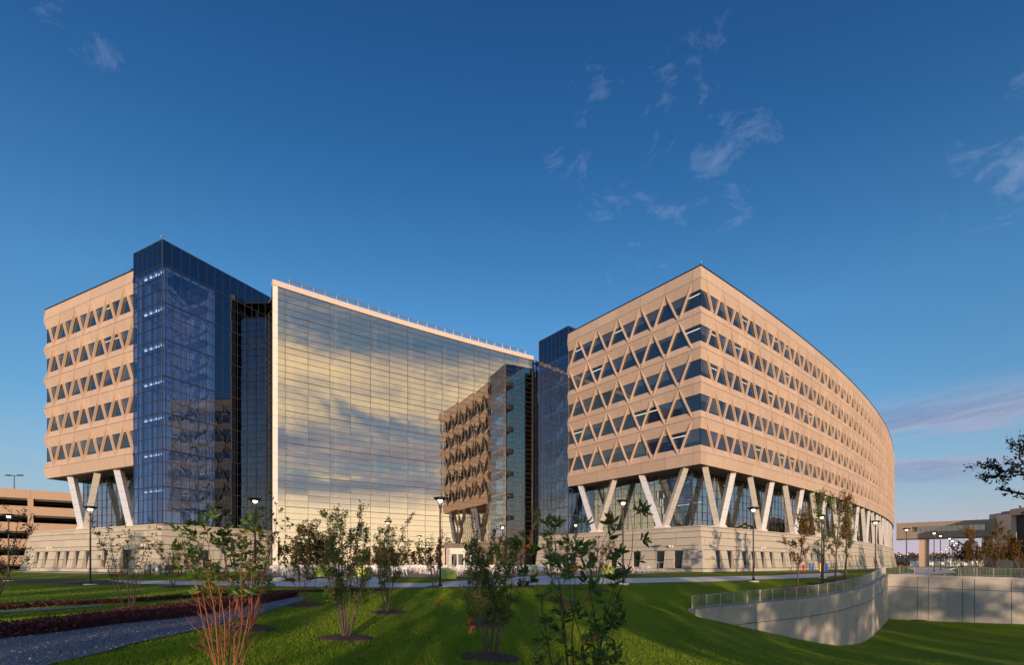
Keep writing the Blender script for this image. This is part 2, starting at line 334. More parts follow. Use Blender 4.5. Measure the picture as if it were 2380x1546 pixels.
# ------------------------------------------------------------------ ground sheets
def grid_mesh(xs, ys, fz, keep, m, dz=0.0):
    X, Y = np.meshgrid(xs, ys); Z = fz(X.ravel(), Y.ravel()).reshape(X.shape)+dz
    nx, ny = len(xs), len(ys); i = np.arange(nx*ny).reshape(ny, nx)
    f = np.stack([i[:-1, :-1], i[:-1, 1:], i[1:, 1:], i[1:, :-1]], -1).reshape(-1, 4)
    cx = (X[:-1, :-1]+X[1:, 1:]).ravel()/2; cy = (Y[:-1, :-1]+Y[1:, 1:]).ravel()/2
    f = f[keep(cx, cy)]; me = bpy.data.meshes.new('ground')
    me.from_pydata(np.stack([X.ravel(), Y.ravel(), Z.ravel()], -1).tolist(), [], f.tolist()); me.materials.append(m)
    me.polygons.foreach_set('use_smooth', [True]*len(f)); return me
def spaced(a, b, fine0, fine1, s, g=1.18, mx=25):
    out = list(np.arange(fine0, fine1+1e-6, s)); st = s; v = fine0
    while v > a: st = min(st*g, mx); v -= st; out.insert(0, v)
    st = s; v = fine1
    while v < b: st = min(st*g, mx); v += st; out.append(v)
    return np.array(out)
def grass_mat():
    m = bpy.data.materials.new('grass'); m.use_nodes = True; t = m.node_tree; b = t.nodes['Principled BSDF']; b.inputs['Roughness'].default_value = .9
    b.inputs['Specular IOR Level'].default_value = .15
    P = N(t, 'ShaderNodeNewGeometry').outputs['Position']
    c = mixc(t, ramp(t, noise(t, P, .22, 5, .6), [(.38, 0.), (.62, 1.)]), (.15, .25, .007), (.22, .31, .012))
    c = mixc(t, ramp(t, noise(t, P, .09, 4, .6), [(.52, 0.), (.68, 1.)]), c, (.22, .27, .03))
    f = noise(t, P, 16, 5, .75); c = mixc(t, 1.0, c, ramp(t, f, [(.3, .45), (.7, 1.5)]), 'MULTIPLY')
    L(t, c, b.inputs['Base Color']); bn = N(t, 'ShaderNodeBump'); bn.inputs['Strength'].default_value = .9; bn.inputs['Distance'].default_value = .05
    L(t, noise(t, P, 28, 4, .7), bn.inputs['Height']); L(t, bn.outputs[0], b.inputs['Normal']); MATS['grass'] = m; return m
GRASS = grass_mat()
BLADE = leafmat('grass_blade', [(0, (.12, .24, .006)), (.6, (.24, .39, .011)), (.92, (.29, .38, .02)), (1, (.17, .18, .03))], trans=.3, rough=.7)
xs = spaced(-1500, 1500, -34, 56, .4); ys = spaced(-500, 2500, 2, 58, .4)
g = link('lawn', grid_mesh(xs, ys, g_up, lambda x, y: ~inpoly(x, y, BAS), GRASS), kind='structure')
xs = spaced(11.2, 400, 11.2, 56, .4); ys = spaced(-300, 58, 2, 56, .4)
link('basin_lawn', grid_mesh(xs, ys, lambda x, y: np.where(x > 11.85, g_lo(x, y), g_lo(x, y)-.02), lambda x, y: inpoly(x, y, BAS), GRASS), kind='structure')
def drape(name, A, B, m, dz, n=60, k=6, fz=g_up, **pr):
    """a sheet between two polylines laid on the ground"""
    def res(P):
        P = [Vector(p) for p in P]; d = [0]
        for a, b in zip(P, P[1:]): d.append(d[-1]+(b-a).length)
        out = []
        for i in range(n+1):
            t = d[-1]*i/n; j = max(q for q in range(len(P)) if d[q] <= t+1e-9); j = min(j, len(P)-2)
            out.append(P[j].lerp(P[j+1], (t-d[j])/(d[j+1]-d[j])))
        return out
    A, B = res(A), res(B); v = []
    for a, b in zip(A, B):
        for q in range(k+1): v.append(tuple(a.lerp(b, q/k)))
    v = np.array(v); z = fz(v[:, 0], v[:, 1])+dz
    f = [(i*(k+1)+q, (i+1)*(k+1)+q, (i+1)*(k+1)+q+1, i*(k+1)+q+1) for i in range(n) for q in range(k)]
    me = bpy.data.meshes.new(name); me.from_pydata(np.column_stack([v, z]).tolist(), [], f); me.materials.append(m)
    return link(name, me, **pr)
def H(*pts): return [hit(*p, fn=g_up) for p in pts]
pf = H((330, 1360), (500, 1363), (700, 1366), (880, 1368), (1023, 1367), (1150, 1365), (1300, 1361), (1450, 1358), (1600, 1355), (1730, 1351), (1850, 1346), (1960, 1339))
pb = H((250, 1350), (480, 1352), (700, 1354.5), (880, 1357), (1000, 1357.5), (1150, 1352), (1280, 1348.5), (1450, 1346), (1600, 1344), (1730, 1341), (1860, 1336), (1950, 1333))
drape('concrete_path', pf, pb, PAVE, .04, 140, 6, kind='structure')
af = H((-300, 1352), (0, 1354), (120, 1357), (330, 1360)); ab = H((-300, 1344), (0, 1346.5), (120, 1347.5), (250, 1350))
drape('asphalt_path', af, ab, ASPH, .035, 60, 6, kind='structure')
drape('concrete_spur_path', [pb[2], pb[3]], [(-17.5, 47.5), (-11.5, 47.5)], PAVE, .055, 20, 6, kind='structure')
drape('concrete_walk', [pb[4], pb[6]], [(1.0, 46.5), (9.5, 49)], PAVE, .055, 20, 6, kind='structure')
PATIO = [(-31, 58.5), (-24, 49.5), (-18, 47), (-8, 47), (0, 46.5), (8, 49), (16.5, 55.5), (21.5, 59.4)]
drape('patio', PATIO, [(-30.5, 66), (-22, 71.6), (-14, 77.5), (-7, 82.5), (0, 87), (3.8, 88.6), (6, 80), (19.5, 64)], PAVE2, .05, 90, 30, kind='structure')
drape('brown_soil_bed', H((560, 1352.5), (620, 1351), (690, 1349), (760, 1346.5)), H((560, 1349), (620, 1346), (690, 1344), (760, 1343)), MULCH, .07, 20, 4, kind='structure')
drape('soil_strip', H((1800, 1336.5), (1900, 1334), (2040, 1329)), H((1820, 1334), (1900, 1331), (2040, 1326.5)), MULCH, .045, 40, 4, kind='structure')
drape('far_walk', [(46, 60), (60, 74), (80, 100), (110, 140)], [(50, 60), (66, 74), (88, 100), (120, 140)], PAVE, .05, 80, 4, kind='structure')
GRAVEL = mat('gravel', (.20, .225, .27), .9, var=.35, vscale=9, bump=1.0, bscale=40)
g1 = H((-120, 1640), (130, 1546), (306, 1501), (429, 1474), (530, 1449), (632, 1421), (702, 1398), (722, 1390)); g2 = H((-200, 1520), (0, 1491), (133, 1476), (266, 1456), (412, 1441), (532, 1421), (640, 1400), (690, 1389))
drape('gravel_path', g1, g2, GRAVEL, .035, 120, 8, kind='structure')
drape('upper_gravel_path', H((-200, 1441), (0, 1428), (140, 1419), (250, 1410)), H((-200, 1436), (0, 1422.5), (140, 1414), (240, 1408)), GRAVEL, .03, 50, 4, kind='structure')
drape('apron', [(-70, 69), (-41, 55.0), (-40, 55.4)], [(-71, 74), (-41, 57), (-39, 57)], PAVE, .03, 30, 2, kind='structure')
# ------------------------------------------------------------------ facade system
Z0, PITCH, FH, DD = 14.55, 4.21, 4.21, .27      # first floor line, floor height, fold depth
ZB, ZT, HB = .93, 2.95, 1.95
def edge_x(x, d, mitre, side): return x+side*d if mitre else x
def panel(kind, w, rf, rb, mL=0, mR=0, half=0, D=DD):
    """precast panel one floor high; kind: V, A (full bays), R, L (half bays), P (plain)"""
    m = MB(); j = .026; h = FH
    xa = lambda d: (-d if mL else j); xb = lambda d: (w+d if mR else w-j)
    def strip(za, da, zb, db): m.quad((xa(da), -da, za), (xb(da), -da, za), (xb(db), -db, zb), (xa(db), -db, zb), PRE)
    strip(j, D, ZB, 0); m.quad((xa(0), 0, ZB), (xb(0), 0, ZB), (xb(-.25), .25, ZB), (xa(-.25), .25, ZB), PRE)
    strip(ZT, 0, h-j, D); m.quad((xa(-.25), .25, ZT), (xb(-.25), .25, ZT), (xb(0), 0, ZT), (xa(0), 0, ZT), PRE)
    m.quad((xa(-.25), .25, j), (xb(-.25), .25, j), (xb(D), -D, j), (xa(D), -D, j), PRE); m.quad((xa(D), -D, h-j), (xb(D), -D, h-j), (xb(-.25), .25, h-j), (xa(-.25), .25, h-j), PRE)
    if not mL: m.poly([(j, -D, j), (j, 0, ZB), (j, .25, ZB), (j, .25, j), (j, .25, ZT), (j, 0, ZT), (j, -D, h-j), (j, .25, h-j)], ((0, 1, 2, 3), (4, 5, 6, 7)), PRE)
    if not mR: m.poly([(w-j, -D, j), (w-j, 0, ZB), (w-j, .25, ZB), (w-j, .25, j), (w-j, .25, ZT), (w-j, 0, ZT), (w-j, -D, h-j), (w-j, .25, h-j)], ((3, 2, 1, 0), (7, 6, 5, 4)), PRE)
    def rib(xt, xbm):
        cx = lambda z: xbm+(xt-xbm)*z/h
        za, zb_ = j+.02, h-j-.02
        ring = [(cx(za), za, 0), (cx(ZB)+1, ZB, 1), (cx(ZT)+1, ZT, 1), (cx(zb_), zb_, 0), (cx(ZT)-1, ZT, -1), (cx(ZB)-1, ZB, -1)]
        fr = []; bk = []
        for x, z, s in ring:
            if s: x -= s
            fr.append((min(max(x+s*rf, j), w-j), -D-.004, z)); bk.append((min(max(x+s*rb, j), w-j), .06, z))
        n = 6; m.poly(fr+bk, [(0, 1, 2, 3, 4, 5)]+[((i+1) % n, i, n+i, n+(i+1) % n) for i in range(n)], PRE)
    if kind == 'V': rib(0, HB); rib(2*HB, HB)
    if kind == 'A': rib(HB, 0); rib(HB, 2*HB)
    if kind == 'R': rib(0, HB)
    if kind == 'L': rib(HB, 0)
    return m
def window_fr(*a): return window_mb(*a, part_='f')
def window_mb(up, rb, full=1, wl=None, wr=None, mL=0, mR=0, part_='p'):
    """trapezoid window centred on a node; up: apex above"""
    m = MB(); off = lambda z: (FH-z)/FH*HB if up else z/FH*HB
    k = rb*.5; a, b = off(ZB)-k, off(ZT)-k; y = .05
    xl = (lambda v: -v) if wl is None else (lambda v: wl); xr = (lambda v: v) if wr is None else (lambda v: wr)
    ext = lambda v, s: v
    P = [(xl(a), y, ZB), (xr(a), y, ZB), (xr(b), y, ZT), (xl(b), y, ZT)]
    if part_ != 'f': m.quad(*P, WIN)
    if part_ == 'p': return m
    c = Vector((sum(p[0] for p in P)/4, y, sum(p[2] for p in P)/4)); fr = .055
    for i in range(4):
        p, q = Vector(P[i]), Vector(P[(i+1) % 4]); pi = p+(c-p).normalized()*fr*1.5; qi = q+(c-q).normalized()*fr*1.5
        o = Vector((0, -.035, 0)); m.quad(p+o, q+o, qi+o, pi+o, DMULL); m.quad(pi+o, qi+o, qi, pi, DMULL)
    return m
NPAN = {}
def getm(key, fn):
    if key not in NPAN: NPAN[key] = fn().mesh('facade_piece')
    return NPAN[key]
def facade(root, FR, first, nb, half, rf, rb, mL, mR, tail=0, lim=10**9, corner_left=True, wmax=10**9, floors=5):
    """FR(s)-> matrix at node distance; layout in s from the left end; nodes at first+1.95k
       corner_left: plain strip is at the left (s 0..first) else at the right end"""
    stuffP, stuffW = MB(), MB(); D = DD
    for r in range(floors):
        z = Z0+FH*(floors-1-r); even = r % 2 == 0
        cells = []          # (kind, s0, width)
        if corner_left:
            cells.append(('P', 0, first)); s = first; kind = 'V' if even else 'A'
            for i in range(nb): cells.append((kind, s, 2*HB)); s += 2*HB
            if half: cells.append(('R' if even else 'L', s, HB)); s += HB
            if tail: cells.append(('P', s, tail))
        else:
            s = 0
            if tail: cells.append(('P', s, tail)); s += tail
            if half: cells.append(('L' if even else 'R', s, HB)); s += HB
            kind = 'V' if even else 'A'
            for i in range(nb): cells.append((kind, s, 2*HB)); s += 2*HB
            cells.append(('P', s, first))
        for i, (k, s0, w) in enumerate(cells):
            a = mL if i == 0 else 0; b = mR if i == len(cells)-1 else 0
            key = (k, round(w, 3), rf, rb, a, b); M = FR(s0, s0+w) @ Matrix.Translation((0, 0, z))
            if i < lim: link('facade_panel', getm(key, lambda: panel(k, w, rf, rb, a, b)), root, M)
            else: stuffP.add(panel(k, w, rf, rb, a, b), M)
        # windows, one at every node
        n = 2*nb+half+1; base = first if corner_left else tail
        for i in range(n):
            s = base+HB*i
            if corner_left: top = even == (i % 2 == 0)
            else: top = even == ((i-(half % 2)) % 2 == 0)
            wl = wr = None
            if corner_left and i == 0: wl = -first-(.0 if not mL else -.05)
            if not corner_left and i == n-1: wr = first-.05*mR
            if corner_left and i == n-1 and tail: wr = min(tail, .1) if not top else .1
            if corner_left and i == n-1 and not tail: wr = 0
            if not corner_left and i == 0: wl = 0
            M = FR(s, s+.01) @ Matrix.Translation((0, 0, z))
            key = ('w', top, rb, wl, wr)
            if i < wmax:
                o = link('window', getm(key, lambda: window_mb(top, rb, 1, wl, wr)), root, M)
                link('frame', getm(key+('f',), lambda: window_fr(top, rb, 1, wl, wr)), o)
            else: stuffW.add(window_mb(top, rb, 1, wl, wr), M); stuffW.add(window_fr(top, rb, 1, wl, wr), M)
    if stuffP.v: part('facade_panel', stuffP, root, kind='stuff')
    if stuffW.v: part('window', stuffW, root, kind='stuff')
def bands(root, FR, segs, mL, mR, last, ztop=37.2):
    """parapet panels, bottom fascia panels, soffit"""
    for (s0, s1) in segs:
        a = mL and s0 == 0; b = mR and s1 == last; w = s1-s0; j = .013
        M = FR(s0, s1)
        def sl(m, z0, d0, z1, d1, ma):
            xa = lambda d: (-d if a else j); xb = lambda d: (w+d if b else w-j)
            m.quad((xa(d0), -d0, z0), (xb(d0), -d0, z0), (xb(d1), -d1, z1), (xa(d1), -d1, z1), ma)
        m = MB(); sl(m, 35.6+.01, DD, ztop, .08, PRE); sl(m, ztop, .08, ztop, -.4, PRE); sl(m, ztop, -.4, 36, -.4, PRE)
        sl(m, ztop-.10, .16, ztop+.03, .16, DMULL); sl(m, ztop+.03, .16, ztop+.03, -.4, DMULL)
        part('parapet_panel', m, root, M)
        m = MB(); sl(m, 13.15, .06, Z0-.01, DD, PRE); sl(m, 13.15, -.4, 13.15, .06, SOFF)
        part('fascia_panel', m, root, M)
def pane_mb(w, h, m, g=.012): return MB().box(g, w-g, 0, .03, g, h-g, m)
def glaze(root, FR, s0, nx, w, z0, nz, h, ms, tilt=.1, mull=(.05, .10), hm=.045, name='glass_pane', lim=300, heavy=0, skip=None, order=None, mm=MULL, d=0.0):
    cnt = 0; st = MB(); rnd = random.Random(5); me = {}
    cells = [(i, k) for i in range(nx) for k in range(nz) if not (skip and skip(i, k))]
    if order: cells.sort(key=order)
    for (i, k) in cells:
        m = ms(i, k) if callable(ms) else ms
        M = FR(s0+w*i, s0+w*i+w) @ Matrix.Translation((0, d, z0+h*k)) @ Matrix.Rotation(R(rnd.gauss(0, tilt)), 4, 'Z') @ Matrix.Rotation(R(rnd.gauss(0, tilt)), 4, 'X')
        if cnt < lim:
            if m.name not in me: me[m.name] = pane_mb(w, h, m).mesh('pane')
            link(name, me[m.name], root, M)
        else: st.add(pane_mb(w, h, m), M)
        cnt += 1
    if st.v: part(name, st, root, kind='stuff')
    for i in range(nx+1):
        M = FR(s0+w*min(i, nx-1), s0+w*min(i, nx-1)+w) @ Matrix.Translation((0 if i < nx else w, d, 0))
        link('mullion', getm(('mv', z0, nz, h, mull, mm.name), lambda: MB().box(-mull[0]/2, mull[0]/2, -mull[1]*.4, mull[1], z0, z0+nz*h, mm)), root, M)
    for k in range(nz+1):
        t = hm*(2.0 if heavy and k % heavy == 0 else 1); b = MB()
        for i in range(nx):
            b.add(MB().box(0, w, -mull[1]*.4-.003, mull[1]*.8, z0+h*k-t/2, z0+h*k+t/2, mm), FR(s0+w*i, s0+w*i+w) @ Matrix.Translation((0, d, 0)))
        part('transom', b, root)
# ---- stone podium
def podium(root, FR, s0, s1, ztop, batter, courses, openings, lim, seed, mL=0, mR=0, wr=(1.2, 3.2)):
    """battered ashlar wall; FR gives the frame at the TOP edge; openings [(s,width)] over the low courses"""
    rnd = random.Random(seed); cnt = 0; st = MB(); zs = [0]
    for c in courses: zs.append(zs[-1]+c)
    k = ztop/zs[-1]; zs = [z*k for z in zs]
    off = lambda z: (ztop-z)*batter
    def slab(a, b, z0, z1):
        nonlocal cnt
        if b-a < .06: return
        M = FR(a, b); w = b-a; j = .032; o0, o1 = off(z0+j), off(z1-j); pr = .0+rnd.uniform(0, .012); d = .12
        la0 = -o0 if (mL and a <= s0+1e-6) else j; la1 = -o1 if (mL and a <= s0+1e-6) else j
        rb0 = w+o0 if (mR and b >= s1-1e-6) else w-j; rb1 = w+o1 if (mR and b >= s1-1e-6) else w-j
        P = [(la0, -o0-pr, z0+j), (rb0, -o0-pr, z0+j), (rb0, -o0+d, z0+j), (la0, -o0+d, z0+j), (la1, -o1-pr, z1-j), (rb1, -o1-pr, z1-j), (rb1, -o1+d, z1-j), (la1, -o1+d, z1-j)]
        m = MB().hexa(P, STONE)
        if cnt < lim: part('stone', m, root, M)
        else: st.add(m, M)
        cnt += 1
    nlow = 2
    for c in range(len(courses)):
        z0, z1 = zs[c], zs[c+1]; blocked = [(a, a+w) for a, w in openings] if c in (1, 2) else []
        x = s0; cuts = [s0]
        while x < s1-.1:
            x += rnd.choice((rnd.uniform(*wr), rnd.uniform(wr[0]*.25, wr[0]*.5))) if rnd.random() < .85 else wr[1]
            cuts.append(min(x, s1))
        if s1-cuts[-2] < .5: cuts.pop(-2)
        if c in (0, 3) and openings:      # courses touching the openings line up with their jambs now and then
            pass
        edges = sorted(set([round(v, 3) for v in cuts]+[round(v, 3) for b in blocked for v in b]))
        for a, b in zip(edges, edges[1:]):
            mid = (a+b)/2
            if any(p < mid < q for p, q in blocked): continue
            slab(a, b, z0, z1)
    if st.v: part('stone', st, root, kind='stuff')
    # backing, coping
    n = max(1, int((s1-s0)/4)); bk = MB(); cp = MB()
    for i in range(n):
        a, b = s0+(s1-s0)*i/n, s0+(s1-s0)*(i+1)/n; M = FR(a, b); w = b-a; e = .10
        z0, z1 = zs[1], zs[3]
        for (p, q) in ((0, zs[1]), (zs[3], ztop)):
            bk.add(MB().quad((0, -off(p)+e, p), (w, -off(p)+e, p), (w, -off(q)+e, q), (0, -off(q)+e, q), JOINT), M)
        x0 = -.12 if (mL and i == 0) else 0; x1 = w+.12 if (mR and i == n-1) else w
        cp.add(MB().box(x0, x1, -.12, 1.2, ztop, ztop+.16, STONE), M)
    ed = [s0]+[v for a, w in openings for v in (a, a+w)]+[s1]
    for a, b in zip(ed[::2], ed[1::2]):
        k_ = max(1, int((b-a)/4))
        for q in range(k_):
            p0, p1 = a+(b-a)*q/k_, a+(b-a)*(q+1)/k_
            bk.add(MB().quad((0, -off(zs[1])+e, zs[1]), (p1-p0, -off(zs[1])+e, zs[1]), (p1-p0, -off(zs[3])+e, zs[3]), (0, -off(zs[3])+e, zs[3]), JOINT), FR(p0, p1))
    part('backing_wall', bk, root); part('coping', cp, root)
    for a, w in openings:
        z0, z1 = zs[1]+.02, zs[3]-.02; y = -off(z1)+.12; m = MB(); o0, o1 = off(z0), off(z1)
        m.quad((0, y, z0), (w, y, z0), (w, y, z1), (0, y, z1), DWIN)
        m.box(w*.5-.03, w*.5+.03, y-.03, y, z0, z1, DMULL) if w > 1.6 else None
        m.quad((0, -o0+.1, z0), (0, y, z0), (0, y, z1), (0, -o1+.1, z1), STONE); m.quad((w, y, z0), (w, -o0+.1, z0), (w, -o1+.1, z1), (w, y, z1), STONE)
        m.quad((0, -o1+.1, z1), (0, y, z1), (w, y, z1), (w, -o1+.1, z1), STONE); m.quad((0, y, z0), (0, -o0+.0, z0), (w, -o0+.0, z0), (w, y, z0), STONE)
        part('window', m, root, FR(a, a+w))
def leg_mb(dx, z0, z1, hw=.40, dp=.36):
    """inclined clad column, base at x=0, top at x=dx, turned inward about its own axis; cladding joints recessed"""
    m = MB(); an = R(28)*(-1 if dx > 0 else 1); ca, sa = math.cos(an), math.sin(an); rt_ = lambda cx, u, v, z: (cx+u*ca-v*sa, u*sa+v*ca, z); n = 7; H_ = z1-z0; g = .018/H_
    for i in range(n):
        t0, t1 = i/n+g*.5, (i+1)/n-g*.5; a, b = dx*t0, dx*t1; p, q = z0+H_*t0, z0+H_*t1
        m.hexa([rt_(a, u*hw, v*dp, p) for u, v in ((-1, -1), (1, -1), (1, 1), (-1, 1))]+[rt_(b, u*hw, v*dp, q) for u, v in ((-1, -1), (1, -1), (1, 1), (-1, 1))], ALU)
    i = .97; m.hexa([rt_(0, u*hw*i, v*dp*i, z0) for u, v in ((-1, -1), (1, -1), (1, 1), (-1, 1))]+[rt_(dx, u*hw*i, v*dp*i, z1) for u, v in ((-1, -1), (1, -1), (1, 1), (-1, 1))], DMULL)
    return m
def vcol(root, FR, s, y=.75, spread=3.3, z0=5.7, z1=13.3):
    M = FR(s-.01, s+.01) @ Matrix.Translation((0, y, 0))
    o = link('column_base', getm('vbase', lambda: MB().hexa([(-.95, -.62, z0), (.95, -.62, z0), (.95, .62, z0), (-.95, .62, z0), (-.8, -.55, z0+.32), (.8, -.55, z0+.32), (.8, .55, z0+.32), (-.8, .55, z0+.32)], WHITE)), root, M)
    for sg in (-1, 1):
        link('column_leg', getm(('leg', sg), lambda: leg_mb(sg*(spread-.35), z0+.3, z1)), root, M @ Matrix.Translation((sg*.42, 0 if sg < 0 else .01, 0)))
def line_fr(p, q):
    p = Vector(p[:2]); q = Vector(q[:2]); d = (q-p).normalized()
    return lambda a, b=None: frame(p+d*a, d)
def off_fr(fr, y): return lambda a, b=None: fr(a, b) @ Matrix.Translation((0, y, 0))
def camera_dome(loc, label, sc=1):
    t = thing('security_camera', label, 'camera', loc); m = MB()
    m.tube([(0, .3, -.25), (0, .3, .25), (0, .05, .32), (0, -.12, .28)], .02*sc, 6, GALV); part('bracket', m, t)
    part('camera_housing', MB().cone((0, -.12, .1), [(.001, .12), (.07, .10), (.09, .04), (.08, -.03), (.05, -.10), (.001, -.12)], 12, GALV), t, smooth=True)
# ================================================================== RIGHT WING
right = thing('office_building', 'right-hand precast office wing with long curved front on V columns above stone base', 'office building', (22.8, 60.4, 0))
IR = Matrix.Translation((-22.8, -60.4, 0))
C0 = Vector((22.8, 60.4)); LD = Vector((math.cos(R(128)), math.sin(R(128))))
LL = .93+HB*11+.3
frL0 = line_fr(C0+LD*LL, C0); frL = lambda a, b=None: IR @ frL0(a, b)
K = R(14.4/144)
def cpt(s, off=0):
    n = max(1, int(s/2)); x, y = C0; ds = s/n if n else 0
    th = R(38)
    for i in range(n):
        t = R(38)+K*(i+.5)*ds; x += math.cos(t)*ds; y += math.sin(t)*ds
    th = R(38)+K*s; return Vector((x-math.sin(th)*off, y+math.cos(th)*off))
def frC(a, b=None):
    if b is None: b = a+.01
    p, q = cpt(a), cpt(b); return IR @ frame(p, q-p)
facade(right, frL, .93, 5, 1, .08, .10, 0, 1, tail=.3, corner_left=False)
facade(right, frC, .93, 41, 0, .05, .10, 1, 0, lim=36, wmax=48)
segs = [(0, 2.25)]+[(2.25+3.9*i, 2.25+3.9*(i+1)) for i in range(5)]+[(21.75, LL)]
bands(right, frL, segs, 0, 1, LL)
segC = [(0, .93)]+[(.93+3.9*i, .93+3.9*(i+1)) for i in range(41)]
bands(right, frC, segC, 1, 0, -1)
CL = .93+3.9*41
# core, roof, soffit slab of the wing
def strip_poly(o0, o1, s1=CL, n=30): return [tuple(cpt(s1*i/n, o0)-C0) for i in range(n+1)]+[tuple(cpt(s1*i/n, o1)-C0) for i in range(n, -1, -1)]
def ribbon(m, o0, o1, z, ma, n=40, a=0.0):
    for i in range(n):
        p = [cpt(a+(CL-a)*(i+q)/n, o)-C0 for q, o in ((0, o0), (1, o0), (1, o1), (0, o1))]; m.quad(*[(v.x, v.y, z) for v in p], ma)
def curt(m, o, z0, z1, ma, n=40, s0=0):
    for i in range(n):
        p, q = cpt(s0+(CL-s0)*i/n, o)-C0, cpt(s0+(CL-s0)*(i+1)/n, o)-C0; m.quad((p.x, p.y, z0), (q.x, q.y, z0), (q.x, q.y, z1), (p.x, p.y, z1), ma)
m = MB(); ribbon(m, .38, LL+.3, 36.2, ROOF); part('roof', m, right)
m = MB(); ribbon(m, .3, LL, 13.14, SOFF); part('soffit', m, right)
m = MB(); curt(m, .30, 13.2, 36.2, INTD); curt(m, LL+.1, 13.2, 36.2, PRE); p = [cpt(0, o)-C0 for o in (.3, LL)]
q = Vector((LD.y, -LD.x))*.0
e0 = Vector((math.cos(R(38)), math.sin(R(38))))*.30; a, b = LD*.3+e0, LD*LL+e0
m.quad((b.x, b.y, 13.2), (a.x, a.y, 13.2), (a.x, a.y, 36.2), (b.x, b.y, 36.2), INTD)
p, q = cpt(CL, 0)-C0, cpt(CL, LL)-C0; m.quad((p.x, p.y, 5.6), (q.x, q.y, 5.6), (q.x, q.y, 36.2), (p.x, p.y, 36.2), PRE)
part('core_wall', m, right)
# podium and lobby
PT = 5.55
podL0 = line_fr(C0+LD*(LL+7.0), C0); podL = lambda a, b=None: IR @ podL0(a, b)
opL = [(LL+7.0-x, 1.25) for x in (25.5, 21.8, 17.9, 13.6, 9.7, 5.95, 3.3)]
podium(right, podL, 0, LL+7.0, PT, .17, (.45, 1.15, 1.15, .55, 1.0, .75, .55), opL, 170, 3, 0, 1)
opC = [(2.5, 1.3), (5.3, 1.3), (9.1, 1.4), (11.7, 1.35), (14.4, 1.3), (17.2, 1.2)]+[(21+2.95*i, 1.25) for i in range(46)]
podium(right, frC, 0, CL, PT, .17, (.45, 1.15, 1.15, .55, 1.0, .75, .55), opC, 130, 4, 1, 0, wr=(1.6, 4.0))
for s in (17.4, 5.9): vcol(right, frL, LL-s)
for i in range(14): vcol(right, frC, 5.6+11.7*i)
# lobby glass behind the columns
SB = 3.0
nL = 17; w_ = (LL-SB+.0)/nL
lobL = lambda a, b=None: IR @ line_fr(C0+LD*LL, C0)(a) @ Matrix.Translation((0, SB, 0))
glaze(right, lobL, 0, nL, w_, 5.72, 7, 1.06, GL_V, tilt=.25, mull=(.05, .12), name='lobby_pane', lim=119)
def frCi(a, b=None):
    if b is None: b = a+.01
    p, q = cpt(a, SB), cpt(b, SB); return IR @ frame(p, q-p)
glaze(right, frCi, SB, 34, 1.24, 5.72, 7, 1.06, GL_V, tilt=.25, mull=(.05, .12), name='lobby_pane', lim=175)
glaze(right, frCi, SB+34*1.24, 28, 4.2, 5.72, 4, 1.855, GL_V, tilt=.1, mull=(.06, .12), name='lobby_pane', lim=0)
m = MB(); ribbon(m, -.0, LL, 5.56, INTD); part('podium_deck', m, right)
m = MB(); curt(m, SB+5.0, 5.6, 13.1, INT, s0=SB+5.5); p = [LD*t+e0/.3*(SB+5.5) for t in (SB, LL)]
m.quad((p[1].x, p[1].y, 5.6), (p[0].x, p[0].y, 5.6), (p[0].x, p[0].y, 13.1), (p[1].x, p[1].y, 13.1), INT); part('lobby_wall', m, right)
m = MB()
def strips(m, fr, s0, n, ds, y, z, ln=2.2):
    for i in range(n): m.add(MB().box(0, ln, y, y+.12, z, z+.05, LIT), fr(s0+ds*i))
for s, y, z in ((2.5, 4.6, 12.4), (9, 5.2, 9.0), (15.5, 4.8, 9.0), (17, 5.4, 9.2)):
    part('ceiling_light', MB().box(0, 2.6, y, y+.12, z, z+.05, LIT), right, frL(s))
m = MB(); ribbon(m, SB+.2, SB+5, 9.35, INTW, a=6.0); part('mezzanine_floor', m, right)
camera_dome((C0.x, C0.y-.1, 37.35), 'white camera on the roof corner of the right-hand wing')
# stair tower of the right wing
st0 = C0+LD*(LL+7.0); st1 = C0+LD*LL
TZ = 38.4
rt = thing('glass_stair_tower', 'slim dark blue glass stair tower at the left end of the right-hand wing', 'tower', (st1.x, st1.y, 0))
IT = Matrix.Translation((-st1.x, -st1.y, 0))
frT = lambda a, b=None: IT @ line_fr(st0, st1)(a)
nz = int(round((TZ-PT-.2)/1.4))
hz = (TZ-PT-.2)/nz
glaze(rt, frT, .15, 7, .98, PT+.2, nz, hz, lambda i, k: GL_D if k > nz-4 else GL_T, tilt=.18, mull=(.04, .07), heavy=3, mm=TMULL)
e38 = Vector((math.cos(R(38)), math.sin(R(38))))
frT2 = lambda a, b=None: IT @ line_fr(st1, st1+e38*9)(a)
glaze(rt, frT2, 0, 6, 1.0, 36.4, 1, 2.0, GL_D, tilt=.1, mull=(.045, .09))
glaze(rt, frT2, 0, 6, 1.0, 5.75, 5, 1.47, GL_T, tilt=.1, mull=(.04, .07), mm=TMULL)
frT3 = lambda a, b=None: IT @ line_fr(st0+e38*9, st0)(a)
glaze(rt, frT3, 0, 9, 1.0, PT+.2, nz, hz, lambda i, k: GL_D if k > nz-4 else GL_T, tilt=.1, lim=60, mull=(.045, .09))
m = MB(); pl = [tuple(v-st1) for v in (st0, st1, st1+e38*9, st0+e38*9)]; m.prism(pl, 38.2, 38.42, DMULL); part('roof', m, rt)
m = MB(); pl2 = [tuple(v-st1) for v in (st0+e38*6, st1+e38*6, st1+e38*8.9, st0+e38*8.9)]; m.prism(pl2, PT, 38, INT); part('core_wall', m, rt)
